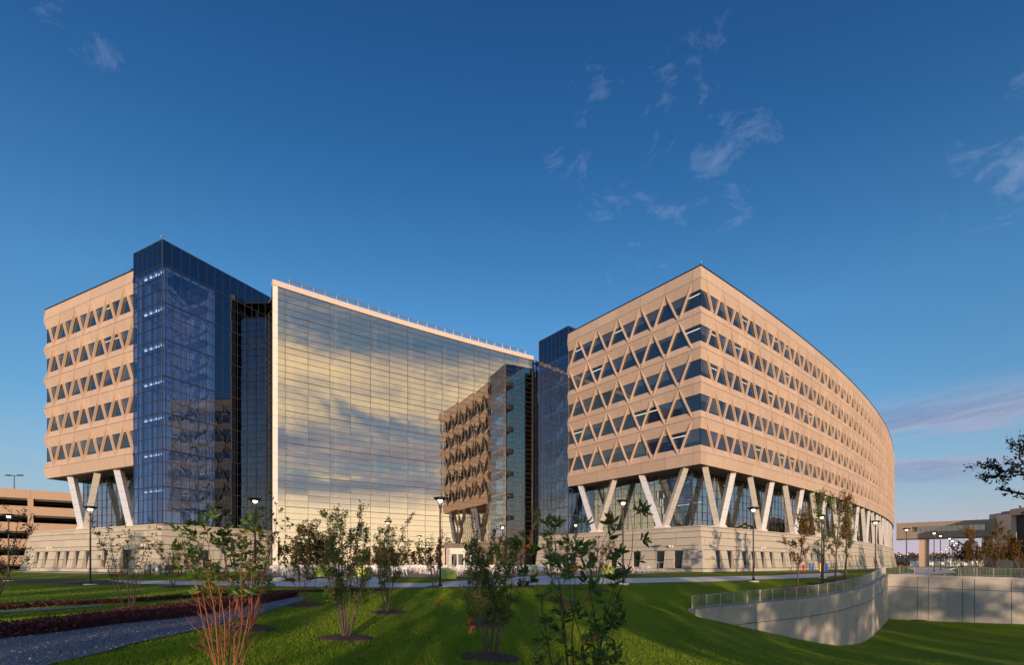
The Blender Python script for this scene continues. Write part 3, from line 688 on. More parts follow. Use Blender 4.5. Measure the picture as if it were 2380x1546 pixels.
for k in range(7):
    z = 8.6+FH*k; fr = frT; part('floor_slab', MB().box(.4, 6.7, .35, 6, z, z+.3, INTW), rt, fr(0))
    part('stair_flight', MB().hexa([(1.2, 2, z-3.9), (2.4, 2, z-3.9), (2.4, 3.4, z-3.9), (1.2, 3.4, z-3.9), (5.2, 2, z), (6.2, 2, z), (6.2, 3.4, z), (5.2, 3.4, z)], INTW), rt, fr(0))
m = MB(); m.box(0, 7, .0, 9, 5.4, 5.6, STONE); part('deck', m, rt, frT(0))
# ================================================================== LEFT WING
A_, E0 = Vector((-46.65, 61.5)), Vector((-66.1, 70.9))
dl = (A_-E0).normalized(); bl = Vector((-dl.y, dl.x))
left = thing('office_building', 'left-hand precast office wing with diamond ribs on V columns beside the parking garage', 'office building', (E0.x, E0.y, 0))
IL = Matrix.Translation((-E0.x, -E0.y, 0))
frW = lambda a, b=None: IL @ line_fr(E0, A_)(a)
facade(left, frW, .5, 5, 1, .05, .10, 1, 0, tail=0)
WL = .5+HB*11
bands(left, frW, [(0, 4.4), (4.4, 12.2), (12.2, 20), (20, WL)], 1, 0, WL)
frWE = lambda a, b=None: IL @ line_fr(E0+bl*20, E0)(a)
facade(left, frWE, .5, 4, 1, .15, .34, 0, 1, tail=20-.5-HB*9, corner_left=False)
bands(left, frWE, [(0, 6), (6, 13), (13, 20)], 0, 1, 20)
loc = lambda u, v: tuple(dl*u+bl*v)
part('roof', MB().prism([loc(.38, .38), loc(21.7, .38), loc(21.7, 20), loc(.38, 20)], 36.0, 36.2, ROOF), left)
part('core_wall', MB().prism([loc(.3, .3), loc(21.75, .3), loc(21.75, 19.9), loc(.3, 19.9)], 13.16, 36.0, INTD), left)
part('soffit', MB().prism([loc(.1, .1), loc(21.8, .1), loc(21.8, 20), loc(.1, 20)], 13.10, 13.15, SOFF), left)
for s in (21.95-13.6, 21.95-2.0): vcol(left, frW, s+.15, spread=3.4)
vcol(left, frWE, 14.3, spread=3.4); vcol(left, frWE, 3, spread=3.4)
lw = lambda a, b=None: IL @ line_fr(E0+dl*3, A_)(a) @ Matrix.Translation((0, 3.0, 0))
glaze(left, lw, 0, 16, 1.24, 5.72, 7, 1.06, GL_V, tilt=.3, mull=(.05, .12), name='lobby_pane')
lwe = lambda a, b=None: IL @ line_fr(E0+bl*20+dl*3, E0+bl*3+dl*3)(a)
glaze(left, lwe, 0, 8, 2.1, 5.72, 4, 1.855, GL_V, tilt=.1, mull=(.05, .12), name='lobby_pane')
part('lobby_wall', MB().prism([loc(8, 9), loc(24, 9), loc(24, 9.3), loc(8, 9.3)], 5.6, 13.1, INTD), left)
# glass tower
TC = Vector((-40.2, 57.4)); td = Vector((.893, -.450)).normalized(); tr_ = Vector((.450, .893)).normalized()
tw = thing('glass_stair_tower', 'tall dark blue glass tower left of the mirrored wall, stairs and lights showing inside', 'tower', (TC.x, TC.y, 0))
IW = Matrix.Translation((-TC.x, -TC.y, 0))
frA = lambda a, b=None: IW @ line_fr(TC-td*6, TC)(a)
frB = lambda a, b=None: IW @ line_fr(TC, TC+tr_*20)(a)
nzt = 23; hzt = (TZ-5.75)/nzt
glaze(tw, frA, 0, 6, 1.0, 5.75, nzt, hzt, lambda i, k: GL_D if k > nzt-3 else GL_T, tilt=.12, mull=(.04, .07), heavy=3, lim=138, mm=TMULL)
glaze(tw, frB, 0, 19, 1.02, 5.75, nzt, hzt, lambda i, k: GL_D if (k > nzt-3 or i >= 6) else GL_T, tilt=.16, mull=(.04, .07), heavy=3, lim=162, mm=TMULL)
lt = lambda u, v: tuple(-td*u+tr_*v)      # u: back to the left, v: along the right face
part('corner_post', MB().box(-.05, .05, -.05, .05, 5.7, TZ, TMULL), tw)
part('roof', MB().prism([lt(0, 0), lt(0, 19.4), lt(10, 19.4), lt(10, 1.6), lt(6, 1.6), lt(6, 0)], TZ-.12, TZ+.06, DMULL), tw)
part('side_panel', MB().prism([lt(6, 0), lt(6, 1.6), lt(5.9, 1.6), lt(5.9, 0)], 36, TZ, GL_D), tw)
part('inner_wall', MB().prism([lt(5.8, 1.7), lt(5.8, 6.6), lt(6.0, 6.6), lt(6.0, 1.7)], 5.6, 36, INT), tw)
part('partition_wall', MB().prism([lt(.35, 6.2), lt(.35, 6.4), lt(6.0, 6.4), lt(6.0, 6.2)], 5.6, TZ-1.5, INTW), tw)
part('core_wall', MB().prism([lt(.4, 6.6), lt(.4, 19.2), lt(9.8, 19.2), lt(9.8, 6.6)], 5.6, TZ-.2, INTD), tw)
for (u, v) in ((.35, .45), (.35, 5.7), (5.5, 1.3), (5.5, .3)):
    part('steel_column', MB().prism([lt(u, v), lt(u, v+.3), lt(u+.3, v+.3), lt(u+.3, v)], 5.6, TZ-.4, INTW), tw)
def pt(u, v, z): a = lt(u, v); return (a[0], a[1], z)
for k in range(8):
    z = 5.75+4.26*k; 
    if k:
        part('floor_slab', MB().prism([lt(.3, .4), lt(.3, 1.7), lt(5.7, 1.7), lt(5.7, .4)], z-.25, z, INTW), tw)
        part('edge_beam', MB().prism([lt(.22, .4), lt(.22, 6.1), lt(.42, 6.1), lt(.42, .4)], z-.38, z+.05, INTW), tw)
        part('landing', MB().prism([lt(.5, 5.0), lt(.5, 6.2), lt(5.6, 6.2), lt(5.6, 5.0)], z-2.3, z-2.1, INTW), tw)
        for q in range(4): part('ceiling_light', MB().prism([lt(.7+q*1.15, .55), lt(.7+q*1.15, .68), lt(1.4+q*1.15, .68), lt(1.4+q*1.15, .55)], z-.42, z-.36, LIT), tw)
    if k < 7:
        for (u, za, zb2, va, vb) in ((1.2, z, z+2.1, 1.8, 4.9), (3.2, z+2.1, z+4.26, 4.9, 1.8)):
            m = MB(); ns = 11
            for i in range(ns):
                v0 = va+(vb-va)*i/ns; v1 = va+(vb-va)*(i+1)/ns; zz_ = za+(zb2-za)*(i+1)/ns
                m.prism([lt(u, v0), lt(u, v1), lt(u+1.3, v1), lt(u+1.3, v0)][:: (1 if vb > va else -1)], zz_-.06, zz_, INTW)
            for uu in (u-.06, u+1.3):
                m.hexa([pt(uu, va, za-.25), pt(uu, vb, zb2-.25), pt(uu+.06, vb, zb2-.25), pt(uu+.06, va, za-.25), pt(uu, va, za+.1), pt(uu, vb, zb2+.1), pt(uu+.06, vb, zb2+.1), pt(uu+.06, va, za+.1)], INTW)
            part('stair_flight', m, tw)
            m = MB(); m.tube([pt(u, va, za+1), pt(u, vb, zb2+1)], .03, 5, INTW)
            for i in range(9):
                f = i/8; m.tube([pt(u, va+(vb-va)*f, za+(zb2-za)*f), pt(u, va+(vb-va)*f, za+(zb2-za)*f+1)], .014, 4, INTW)
            part('stair_railing', m, tw)
camera_dome((TC.x, TC.y-.05, TZ+.1), 'white camera on the top corner of the tall glass tower')
camera_dome((E0.x-.3, E0.y-.1, 36.2), 'white bracketed camera at the far left roof corner of the left-hand wing')
# left podium
PE = TC-td*33
frP = lambda a, b=None: IL @ line_fr(PE, TC)(a) 
opP = [(2.9, 1.25), (5.4, 1.25), (8.9, 1.25), (11.3, 1.25), (14.0, 1.25), (16.6, 1.25), (21.0, 1.25), (25.4, 2.1)]
podium(left, frP, 0, 33, 5.5, .17, (.45, 1.15, 1.15, .55, 1.0, .75, .55), opP, 150, 8, 1, 1)
frP2 = lambda a, b=None: IL @ line_fr(TC, TC+tr_*20)(a)
podium(left, frP2, 0, 13.5, 5.5, .17, (.45, 1.15, 1.15, .55, 1.0, .75, .55), [(4.2, .95)], 90, 9, 1, 0)
frP3 = lambda a, b=None: IL @ line_fr(PE+tr_*24, PE)(a)
podium(left, frP3, 0, 24, 5.5, .17, (.45, 1.15, 1.15, .55, 1.0, .75, .55), [], 60, 10, 0, 1)
lp = lambda v: (v.x-E0.x, v.y-E0.y)
part('podium_deck', MB().prism([lp(PE), lp(TC), lp(TC+tr_*20), lp(TC+tr_*20-td*33)], 5.3, 5.56, ROOF), left)
# ================================================================== MIRRORED ATRIUM WALL
M0, M1 = Vector((-30.96, 65.9)), Vector((3.87, 89.8))
ch = (M1-M0).length; cd = (M1-M0).normalized(); cn = Vector((-cd.y, cd.x)); sag = .75
def mpt(s, o=0):
    u = s/ch; w = 4*u*(1-u)*sag; dw = 4*(1-2*u)*sag/ch; nrm = Vector((-cd.y, cd.x))-cd*dw
    return M0+cd*s+cn*w+nrm.normalized()*o
at = thing('atrium_building', 'tall mirror-glass atrium front curving between the left-hand and right-hand wings', 'atrium', (M0.x, M0.y, 0))
IM = Matrix.Translation((-M0.x, -M0.y, 0))
def frM(a, b=None):
    if b is None: b = a+.01
    p, q = mpt(a), mpt(b); return IM @ frame(p, q-p)
NX, PW = 14, 2.93; NZM = 44; PH = (37.7-.15)/NZM
glaze(at, frM, .95, NX, PW, .15, NZM, PH, GL_M, tilt=.09, mull=(.045, .06), hm=.04, lim=300, heavy=5, order=lambda c: (c[0]-.5)*(c[0] > 0)+abs(c[1]-22)*.12)
def frM0(a, b=None): return frM(a, b)
glaze(at, frM, .0, 1, .94, .15, NZM, PH, GL_M, tilt=.05, mull=(.035, .06), hm=.03, name='narrow_pane')
part('end_post', MB().box(-.02, .34, -.06, .8, 0, 38.4, DMULL), at, frM(41.97, 42.2))
m = MB(); nf = 22
for i in range(NZM//2):
    z0 = .1+i*PH*2; part('fin_panel', MB().box(-.62, .0, -.12, -.03, z0+.012, z0+PH*2-.012, WHITE), at, frM(0, .5))
for i in range(15):
    a = max(-.62, .0+2.9*i-.62); b = min(ch, 2.9*(i+1)-.62)
    if b > a: part('fascia_panel', MB().box(.01, b-a-.01, -.12, .5, 37.7, 38.42, FASC), at, frM(a, b))
part('fin_back', MB().box(-.60, .0, -.025, .6, .0, 37.7, DMULL), at, frM(0, .5))
# roof rail
m = MB(); pts = []
for i in range(26): v = mpt(1.5+i*1.56)-M0; pts.append((v.x, v.y, 39.05))
rr = thing('roof_rail', 'grey steel maintenance rail running along the top edge of the mirrored wall', 'rail', (M0.x, M0.y, 0))
part('rail', MB().tube([(a, b, c) for a, b, c in pts], .06, 6, GALV), rr); part('lower_rail', MB().tube([(a, b, c-.22) for a, b, c in pts], .035, 5, GALV), rr)
for (a, b, c) in pts: part('rail_post', MB().box(a-.04, a+.04, b-.04, b+.04, 38.42, 39.15, GALV), rr)
v = mpt(9.4)-M0; part('ladder_hoop', MB().tube([(v.x, v.y+.4, 39), (v.x+.1, v.y+.4, 39.7), (v.x+.7, v.y+.5, 39.85), (v.x+1.6, v.y+1, 39.3)], .04, 5, GALV), rr)
# structure behind the mirror glass
for i in range(8):
    v = mpt(2.87+PW*(2*i)-.4 if i else 2.2, 2.2)-M0; part('atrium_column', MB().cone((v.x, v.y, 0), [(.32, 0), (.32, 37.6)], 14, INTW), at, smooth=True)
for k in range(8):
    z = 5.2+4.25*k; m = MB()
    for i in range(14):
        a, b = mpt(ch*i/14, 7)-M0, mpt(ch*(i+1)/14, 7)-M0; c, d = mpt(ch*(i+1)/14, 14)-M0, mpt(ch*i/14, 14)-M0
        m.prism([tuple(a), tuple(b), tuple(c), tuple(d)], z, z+.9, INTW)
    part('balcony_slab', m, at)
m = MB(); a, b, c, d = [v-M0 for v in (mpt(0, 14), mpt(ch, 14), mpt(ch, 14.4), mpt(0, 14.4))]; m.prism([tuple(a), tuple(b), tuple(c), tuple(d)], 0, 37.5, INT); part('back_wall', m, at)
m = MB()
for i in range(14):
    p = [mpt(ch*(i+q)/14, o)-M0 for q, o in ((0, .3), (1, .3), (1, 15), (0, 15))]; m.prism([tuple(v) for v in p], 37.5, 37.65, ROOF)
part('roof', m, at)
m = MB(); p = [mpt(*q)-M0 for q in ((0, .4), (ch, .4), (ch, 14), (0, 14))]; m.prism([tuple(v) for v in p], .0, .08, PAVE2); part('lobby_floor', m, at)
# entrance doors
sdoor = 25.0; me_ = frM(sdoor, sdoor+4)
m = MB(); m.box(0, 5.2, -1.5, -.2, 3.15, 3.55, WHITE); m.box(0, .18, -1.5, -.2, 0, 3.15, WHITE); m.box(5.02, 5.2, -1.5, -.2, 0, 3.15, WHITE); m.box(0, 5.2, -1.5, -1.42, 2.6, 3.15, WHITE); part('entrance_portal', m, at, me_)
for i in range(4):
    m = MB(); x = .25+i*1.19; m.box(x, x+.1, -1.5, -1.4, .08, 2.6, WHITE); m.box(x+1.05, x+1.15, -1.5, -1.4, .08, 2.6, WHITE); m.box(x, x+1.15, -1.5, -1.4, .05, .25, WHITE); m.box(x+.1, x+1.05, -1.46, -1.44, .25, 2.6, GL_V)
    part('door', m, at, me_)
# side glass links
K0, K1 = TC+tr_*13.3, M0+Vector((-.35, .35))
lk = thing('glass_link', 'narrow glass link between the tall stair tower and the edge of the mirrored wall', 'glass link', (K0.x, K0.y, 0))
frK = lambda a, b=None: Matrix.Translation((-K0.x, -K0.y, 0)) @ line_fr(K0, K1)(a)
kl = (K1-K0).length; glaze(lk, frK, 0, 3, kl/3, .1, 40, 35.2/40, GL_V, tilt=.12, mull=(.05, .08), hm=.04, heavy=5)
part('roof', MB().box(0, kl, 0, 4, 35.3, 35.45, DMULL), lk, frK(0)); part('core_wall', MB().box(0, kl, 3.6, 4, 0, 35.2, INTD), lk, frK(0))
Q0, Q1 = M1+Vector((.0, .05)), M1+Vector((1.9, -1.1))
rk = thing('glass_link', 'teal glass strip filling the gap between the mirrored wall and the slim stair tower', 'glass link', (Q0.x, Q0.y, 0))
frQ = lambda a, b=None: Matrix.Translation((-Q0.x, -Q0.y, 0)) @ line_fr(Q0, Q1)(a)
ql = (Q1-Q0).length; glaze(rk, frQ, 0, 2, ql/2, .1, 30, 37.0/30, GL_T, tilt=.12, mull=(.05, .08), hm=.04)
part('drain_pipe', MB().cone((.45, -.45, 0), [(.11, 0), (.11, 37.5)], 10, BLACK), rk); part('back_wall', MB().box(-3.5, 6, 3, 3.3, 0, 37, INTD), rk, frQ(0))
part('roof', MB().box(0, 6, 0, 2.9, 37.1, 37.3, DMULL), rk, frQ(0))
rl = thing('roof_railing', 'small steel guard rail on the roof corner left of the slim stair tower', 'railing', (Q1.x-.3, Q1.y-.6, 37.6))
for x in (0, .6, 1.2): part('post', MB().box(x-.03, x+.03, -.03, .03, -.2, 1.5, GALV), rl)
for z in (.5, 1.0, 1.5): part('rail', MB().box(0, 1.2, -.025, .025, z-.03, z+.03, GALV), rl)
# ================================================================== PARKING GARAGE
GP = Vector((-94, 91.7)); gd = Vector((.77, .64)).normalized(); G0 = GP-gd*14
ga = thing('parking_garage', 'open concrete parking garage with dark decks at the left edge behind the office wing', 'parking garage', (G0.x, G0.y, 0))
frG = lambda a, b=None: Matrix.Translation((-G0.x, -G0.y, 0)) @ line_fr(G0, GP)(a)
for k in range(5):
    z1 = 15-3.1*k; 
    for i in range(5): part('spandrel_panel', MB().box(9*i+.02, 9*i+8.98, -.12, .25, z1-1.65, z1, GAR), ga, frG(0))
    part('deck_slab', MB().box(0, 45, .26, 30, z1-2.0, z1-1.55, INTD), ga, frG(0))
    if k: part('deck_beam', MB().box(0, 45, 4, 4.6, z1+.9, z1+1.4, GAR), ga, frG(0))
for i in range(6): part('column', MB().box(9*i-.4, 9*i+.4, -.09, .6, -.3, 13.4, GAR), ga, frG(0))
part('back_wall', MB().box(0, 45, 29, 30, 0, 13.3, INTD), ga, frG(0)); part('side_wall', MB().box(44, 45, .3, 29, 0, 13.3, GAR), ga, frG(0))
def twin_light(x, y, z, label):
    t = thing('parking_light', label, 'light pole', (x, y, z)); part('pole', MB().cone((0, 0, 0), [(.11, 0), (.08, 4.8)], 8, BLACK), t)
    part('crossarm', MB().box(-.9, .9, -.05, .05, 4.7, 4.82, BLACK), t)
    for s in (-1, 1): part('light_head', MB().box(s*1.2-.45, s*1.2+.45, -.25, .25, 4.72, 4.9, BLACK).box(s*1.2-.3, s*1.2+.3, -.18, .18, 4.70, 4.72, GALV), t)
twin_light(px(33, 100), 100, 14.0, 'black twin-headed light pole on the roof deck of the parking garage')
# ================================================================== SKYBRIDGE AND FAR BUILDING
B0, B1 = Vector((124, 161)), Vector((141.5, 145)); bd = (B1-B0).normalized(); bL = (B1-B0).length
sb = thing('skybridge', 'corrugated metal skybridge with a blue window ribbon, right of the curved wing', 'skybridge', (B0.x, B0.y, 0))
frS = lambda a, b=None: Matrix.Translation((-B0.x, -B0.y, 0)) @ line_fr(B0, B1)(a)
n = int(bL/.5)
for i in range(n):
    for z0, z1 in ((9.05, 11.15), (12.75, 14.0)) if 3.6 < i*.5 < bL-3 else ((9.05, 14.0),):
        part('siding_panel', MB().box(.0+i*.5, .38+i*.5, -.05, .1, z0, z1, SIDING).box(.38+i*.5, .5+i*.5, .02, .1, z0, z1, SIDING), sb, frS(0))
part('frame', MB().box(-.1, bL+.1, -.1, .0, 8.8, 9.04, DMULL).box(-.1, bL+.1, -.12, 4, 14.01, 14.15, SIDING), sb, frS(0))
i = 0; x = 3.6
while x < bL-3.6: part('window_pane', MB().box(x+.02, x+1.2, .12, .2, 11.16, 12.74, WIN).box(x-.04, x+.015, .05, .2, 11.16, 12.74, DMULL), sb, frS(0)); x += 1.23
part('deck', MB().box(0, bL, .2, 4, 8.85, 9.2, SOFF).box(0, bL, 3.9, 4, 9.2, 14, SIDING), sb, frS(0))
pz = 150; part('pier', MB().box(5.6, 8.0, .6, 3.0, -.2, 8.85, PRE), sb, frS(0)); part('pier', MB().box(20.5, 22.5, .6, 3.0, -.2, 8.85, SIDING), sb, frS(0))
for i in range(9): part('roof_post', MB().box(i*2.7-.03, i*2.7+.03, .1, .16, 14.15, 14.6, GALV), sb, frS(0))
R0 = Vector((141.2, 145.5)); R1 = R0+Vector((-.20, -.98))*40
fb = thing('office_building', 'grey building with a dark navy recessed wall at the far right edge', 'office building', (R0.x, R0.y, 0))
frR = lambda a, b=None: Matrix.Translation((-R0.x, -R0.y, 0)) @ line_fr(R0, R1)(a)
part('end_pier', MB().box(0, 5.5, 0, 1.2, 0, 15.2, WHITE), fb, frR(0)); part('roof_edge', MB().box(5.52, 40, -.2, 1.2, 14.6, 16.4, FASC), fb, frR(0))
part('roof_slab', MB().box(0, 40, 1.22, 30, 15.0, 16.2, SIDING), fb, frR(0))
for i in range(12): part('navy_panel', MB().box(5.6+2.8*i, 8.37+2.8*i, 1.3, 1.6, 3.3, 14.6, NAVY), fb, frR(0))
part('base_wall', MB().box(5.52, 40, .6, 1.6, 0, 3.3, GAR), fb, frR(0)); part('side_wall', MB().box(-.05, -.35, .2, 30, 0, 15.1, SIDING), fb, frR(0))
part('roof_box', MB().box(-6, -1, 2, 5, 14.2, 16.0, GALV), fb, frR(0))
sh = thing('shed', 'long low white shed with a pale blue roof far away under the skybridge', 'shed', (px(2115, 215), 215, 0))
for i in range(32): part('wall_panel', MB().box(i*1.05, i*1.05+.95, 0, .2, 0, 2.4, WHITE), sh)
mt_ = mat('blue_roof', (.20, .33, .55), .6); part('roof', MB().box(-.5, 34, -.4, 8, 2.45, 3.3, mt_), sh); part('side_wall', MB().box(33.2, 33.4, .2, 8, 0, 2.4, WHITE), sh)
# ================================================================== RETAINING WALL AND RAILINGS
rw = thing('retaining_wall', 'curved grey concrete retaining wall with form joints rising out of the lawn to the sunlit corner', 'retaining wall', (WC[0][0], WC[0][1], 0))
rb_ = thing('retaining_wall', 'straight tall retaining wall with patches of orange sunlight at the right edge', 'retaining wall', (WB[0][0], WB[0][1], 0))
def offs(P, o):
    out = []
    for i, p in enumerate(P):
        a, b = Vector(P[max(i-1, 0)][:2]), Vector(P[min(i+1, len(P)-1)][:2]); d = (b-a).normalized(); out.append((p[0]-d.y*o, p[1]+d.x*o, p[2]))
    return out
def segwall(root, P, groups, bottom):
    o = root.location; F_, Bk = offs(P, -.30), offs(P, .35); Fc, Bc = offs(P, -.36), offs(P, .40)
    def slab(i0, i1, top, bot, f, b, ma, g0=0, g1=0):
        m = MB(); pts = []
        n = i1-i0+1; V_ = []
        for q in range(n):
            i = i0+q; fx, bx = Vector(f[i]), Vector(b[i])
            if q == 0 and g0: dd = (Vector(f[i+1])-fx).normalized()*g0; fx = fx+dd; bx = bx+dd
            if q == n-1 and g1: dd = (Vector(f[i-1])-fx).normalized()*g1; fx = fx+dd; bx = bx+dd
            tz = P[i][2]+top; bz = bot(i)
            V_ += [(fx.x-o.x, fx.y-o.y, bz), (fx.x-o.x, fx.y-o.y, tz), (bx.x-o.x, bx.y-o.y, tz), (bx.x-o.x, bx.y-o.y, bz)]
        fs = [(0, 1, 2, 3), tuple(4*(n-1)+k for k in (3, 2, 1, 0))]
        for q in range(n-1):
            for k in range(4): fs.append((4*q+k, 4*q+4+k, 4*q+4+(k+1) % 4, 4*q+(k+1) % 4))
        return m.poly(V_, fs, ma)
    for a, b in groups:
        part('concrete_panel', slab(a, b, -.28, lambda i: P[i][2]-1.32, F_, Bk, CONC, .022, .022), root)
        part('concrete_panel', slab(a, b, -1.37, lambda i: bottom, F_, Bk, CONC, .022, .022), root)
    part('coping', slab(0, len(P)-1, 0, lambda i: P[i][2]-.275, Fc, Bc, CONC), root)
    part('backing', slab(0, len(P)-1, -.3, lambda i: bottom, offs(P, -.26), offs(P, .3), JOINT), root)
n_ = len(WC); segwall(rw, WC, [(i, min(i+4, n_-1)) for i in range(0, n_-1, 4)], -7.5)
def subdiv(P, L_):
    out = []
    for a, b in zip(P, P[1:]):
        n = max(1, round((Vector(b)-Vector(a)).length/L_))
        out += [tuple(Vector(a).lerp(Vector(b), i/n)) for i in range(n)]
    return out+[tuple(P[-1])]
WB2 = subdiv(WB, .9)
cut = [0, 3, 4, 7, 8, 11, 12, 17, 18, 24, 25, 31, 32, len(WB2)-1]; cut = [c for c in cut if c < len(WB2)-1]+[len(WB2)-1]
segwall(rb_, WB2, list(zip(cut, cut[1:])), -7.5)
def railing(P, label, root_name='railing', post=1.22, bal=.11, H_=.87, lim=300, base=0.0):
    P = [Vector(p) for p in P]; t = thing(root_name, label, 'railing', P[0]); o = P[0]; d = [0]
    for a, b in zip(P, P[1:]): d.append(d[-1]+(b-a).length)
    def at_(s):
        j = 0
        while j < len(P)-2 and d[j+1] < s: j += 1
        return P[j].lerp(P[j+1], (s-d[j])/(d[j+1]-d[j]))-o
    n = max(2, int(d[-1]/.6)); line = [at_(d[-1]*i/n) for i in range(n+1)]
    part('top_rail', MB().tube([v+Vector((0, 0, H_)) for v in line], .03, 6, GALV), t); part('bottom_rail', MB().tube([v+Vector((0, 0, .10)) for v in line], .02, 5, GALV), t)
    s = 0; pm = MB().box(-.028, .028, -.028, .028, base, H_, GALV).mesh('post')
    while s <= d[-1]+.01: link('post', pm, t, Matrix.Translation(at_(min(s, d[-1])))); s += post
    s = bal; bm = MB().box(-.007, .007, -.007, .007, .10, H_, GALV); bme = bm.mesh('baluster'); st = MB(); c = 0
    while s < d[-1]:
        M = Matrix.Translation(at_(s))
        if c < lim: link('baluster', bme, t, M)
        else: st.add(bm, M)
        c += 1; s += bal
    if st.v: part('baluster', st, t, kind='stuff')
railing(WC, 'galvanised railing climbing along the top of the curved retaining wall')
railing(WB2, 'galvanised railing along the straight retaining wall at the right edge')
railing([(x+1.5, y+2.6, z+.05) for x, y, z in subdiv([(46, 50.5, -.3), (75, 33.5, -.8)], 1.5)], 'second galvanised railing set back behind the one on the straight wall', lim=100)
# ================================================================== LAMPS
def lamp_proto():
    t = thing('street_lamp', '', 'lamp post')
    part('base', MB().cone((0, 0, 0), [(.001, 0), (.24, 0), (.24, .06), (.14, .12), (.09, .3), (.001, .3)], 14, BLACK), t)
    part('pole', MB().cone((0, 0, 0), [(.07, .1), (.055, 5.85)], 12, BLACK), t, smooth=True)
    part('lamp_shade', MB().cone((0, 0, 0), [(.001, 6.42), (.30, 6.41), (.47, 6.37), (.49, 6.31), (.36, 6.22), (.34, 6.20), (.001, 6.20)], 22, BLACK), t, smooth=True)
    m = MB()
    for k in range(4):
        a = math.pi/4+k*math.pi/2; m.tube([(.06*math.cos(a), .06*math.sin(a), 5.72), (.34*math.cos(a), .34*math.sin(a), 6.24)], .018, 5, BLACK)
    part('bracket', m, t); part('collar', MB().cone((0, 0, 0), [(.001, 5.6), (.1, 5.62), (.1, 5.8), (.001, 5.86)], 12, BLACK), t)
    part('light_source', MB().cone((0, 0, 0), [(.001, 6.195), (.17, 6.19), (.10, 6.04), (.001, 6.02)], 12, LAMPE), t)
    part('footing', MB().cone((0, 0, 0), [(.45, -.4), (.45, .03), (.001, .035)], 16, PAVE), t)
    return t
LP = lamp_proto(); first = True
LAMPS = [(210, 40.8, 'black lamp post on the left lawn in front of the left-hand wing'), (20, 47.6, 'black lamp post at the left edge in front of the parking garage'),
 (593, 36, 'black lamp post rising behind the orange-stemmed tree at left'), (1023, 35.7, 'black lamp post beside the path in front of the mirrored wall'),
 (1448, 38.3, 'black lamp post on the path in front of the V columns of the right-hand wing'), (1751, 43.2, 'black lamp post by the pale path right of the stone corner'),
 (1910, 51, 'black lamp post among the four young trees at right'), (2035, 58.6, 'black lamp post just left of where the railing turns'),
 (2107, 71, 'black lamp post just right of the curved wing, in front of the skybridge'), (2171, 79.7, 'black lamp post right of the skybridge pier'),
 (2185.7, 88.5, 'black lamp post behind the one right of the skybridge pier'), (902, 62, 'small-looking black lamp post on the patio behind the middle tree'), (1338, 66, 'black lamp post behind the big-leaved magnolia near the stone base'),
 (1168, 70, 'black lamp post on the patio by the right end of the mirrored wall')]
for x, Z, lb in LAMPS:
    X = px(x, Z); p = (X, Z, G(X, Z)+.02)
    if first: LP.location = p; LP['label'] = lb; first = False
    else: dup(LP, p, 0, lb)
for x, Z in ((2206.9, 101), (2213.5, 111), (2222.8, 124.5), (2217.7, 137.6), (2206.8, 157), (2198, 172), (2188.4, 206), (2158, 213), (2142, 230), (2109.5, 260), (2092.4, 299)):
    c = dup(LP, (px(x, Z), Z, 0), 0, 'black lamp post in the row receding under the skybridge'); c['group'] = 'lamp posts receding under the skybridge'
# ================================================================== PLANTS
rng = np.random.default_rng(11)
def leaf_verts(P, Dv, Ln, wd, fold=.25, six=False):
    """P base points, Dv directions, Ln lengths -> verts, faces"""
    n = len(P); Dv = Dv/np.linalg.norm(Dv, axis=1)[:, None]; a = np.cross(Dv, rng.normal(size=(n, 3))); a /= np.linalg.norm(a, axis=1)[:, None]; b = np.cross(Dv, a)
    L_ = Ln[:, None]; tip = P+Dv*L_-b*L_*.12; mid = P+Dv*L_*.45
    l = mid+a*L_*wd+b*L_*fold*wd; r = mid-a*L_*wd+b*L_*fold*wd
    if six:
        m2 = P+Dv*L_*.78-b*L_*.03; l2 = m2+a*L_*wd*.72+b*L_*fold*wd*.6; r2 = m2-a*L_*wd*.72+b*L_*fold*wd*.6
        v = np.stack([P, r, r2, tip, l2, l], 1).reshape(-1, 3); i = np.arange(n)*6
        f = np.concatenate([np.stack([i, i+1, i+2, i+3], 1), np.stack([i, i+3, i+4, i+5], 1)]); return v, f
    v = np.stack([P, r, tip, l], 1).reshape(-1, 3); i = np.arange(n)*4
    f = np.concatenate([np.stack([i, i+1, i+2], 1), np.stack([i, i+2, i+3], 1)]); return v, f
def leaf_mesh(name, P, Dv, Ln, wd, m, six=False):
    v, f = leaf_verts(np.array(P, float), np.array(Dv, float), np.array(Ln, float), wd, six=six); me = bpy.data.meshes.new(name)
    k = f.shape[1]; me.vertices.add(len(v)); me.vertices.foreach_set('co', v.ravel()); me.loops.add(f.size); me.loops.foreach_set('vertex_index', f.ravel().astype(np.int32))
    me.polygons.add(len(f)); me.polygons.foreach_set('loop_start', np.arange(len(f), dtype=np.int32)*k); me.polygons.foreach_set('loop_total', np.full(len(f), k, np.int32)); me.update(calc_edges=True)
    me.materials.append(m); return me
def rv(r, s=1): return Vector((r.gauss(0, s), r.gauss(0, s), r.gauss(0, s)))
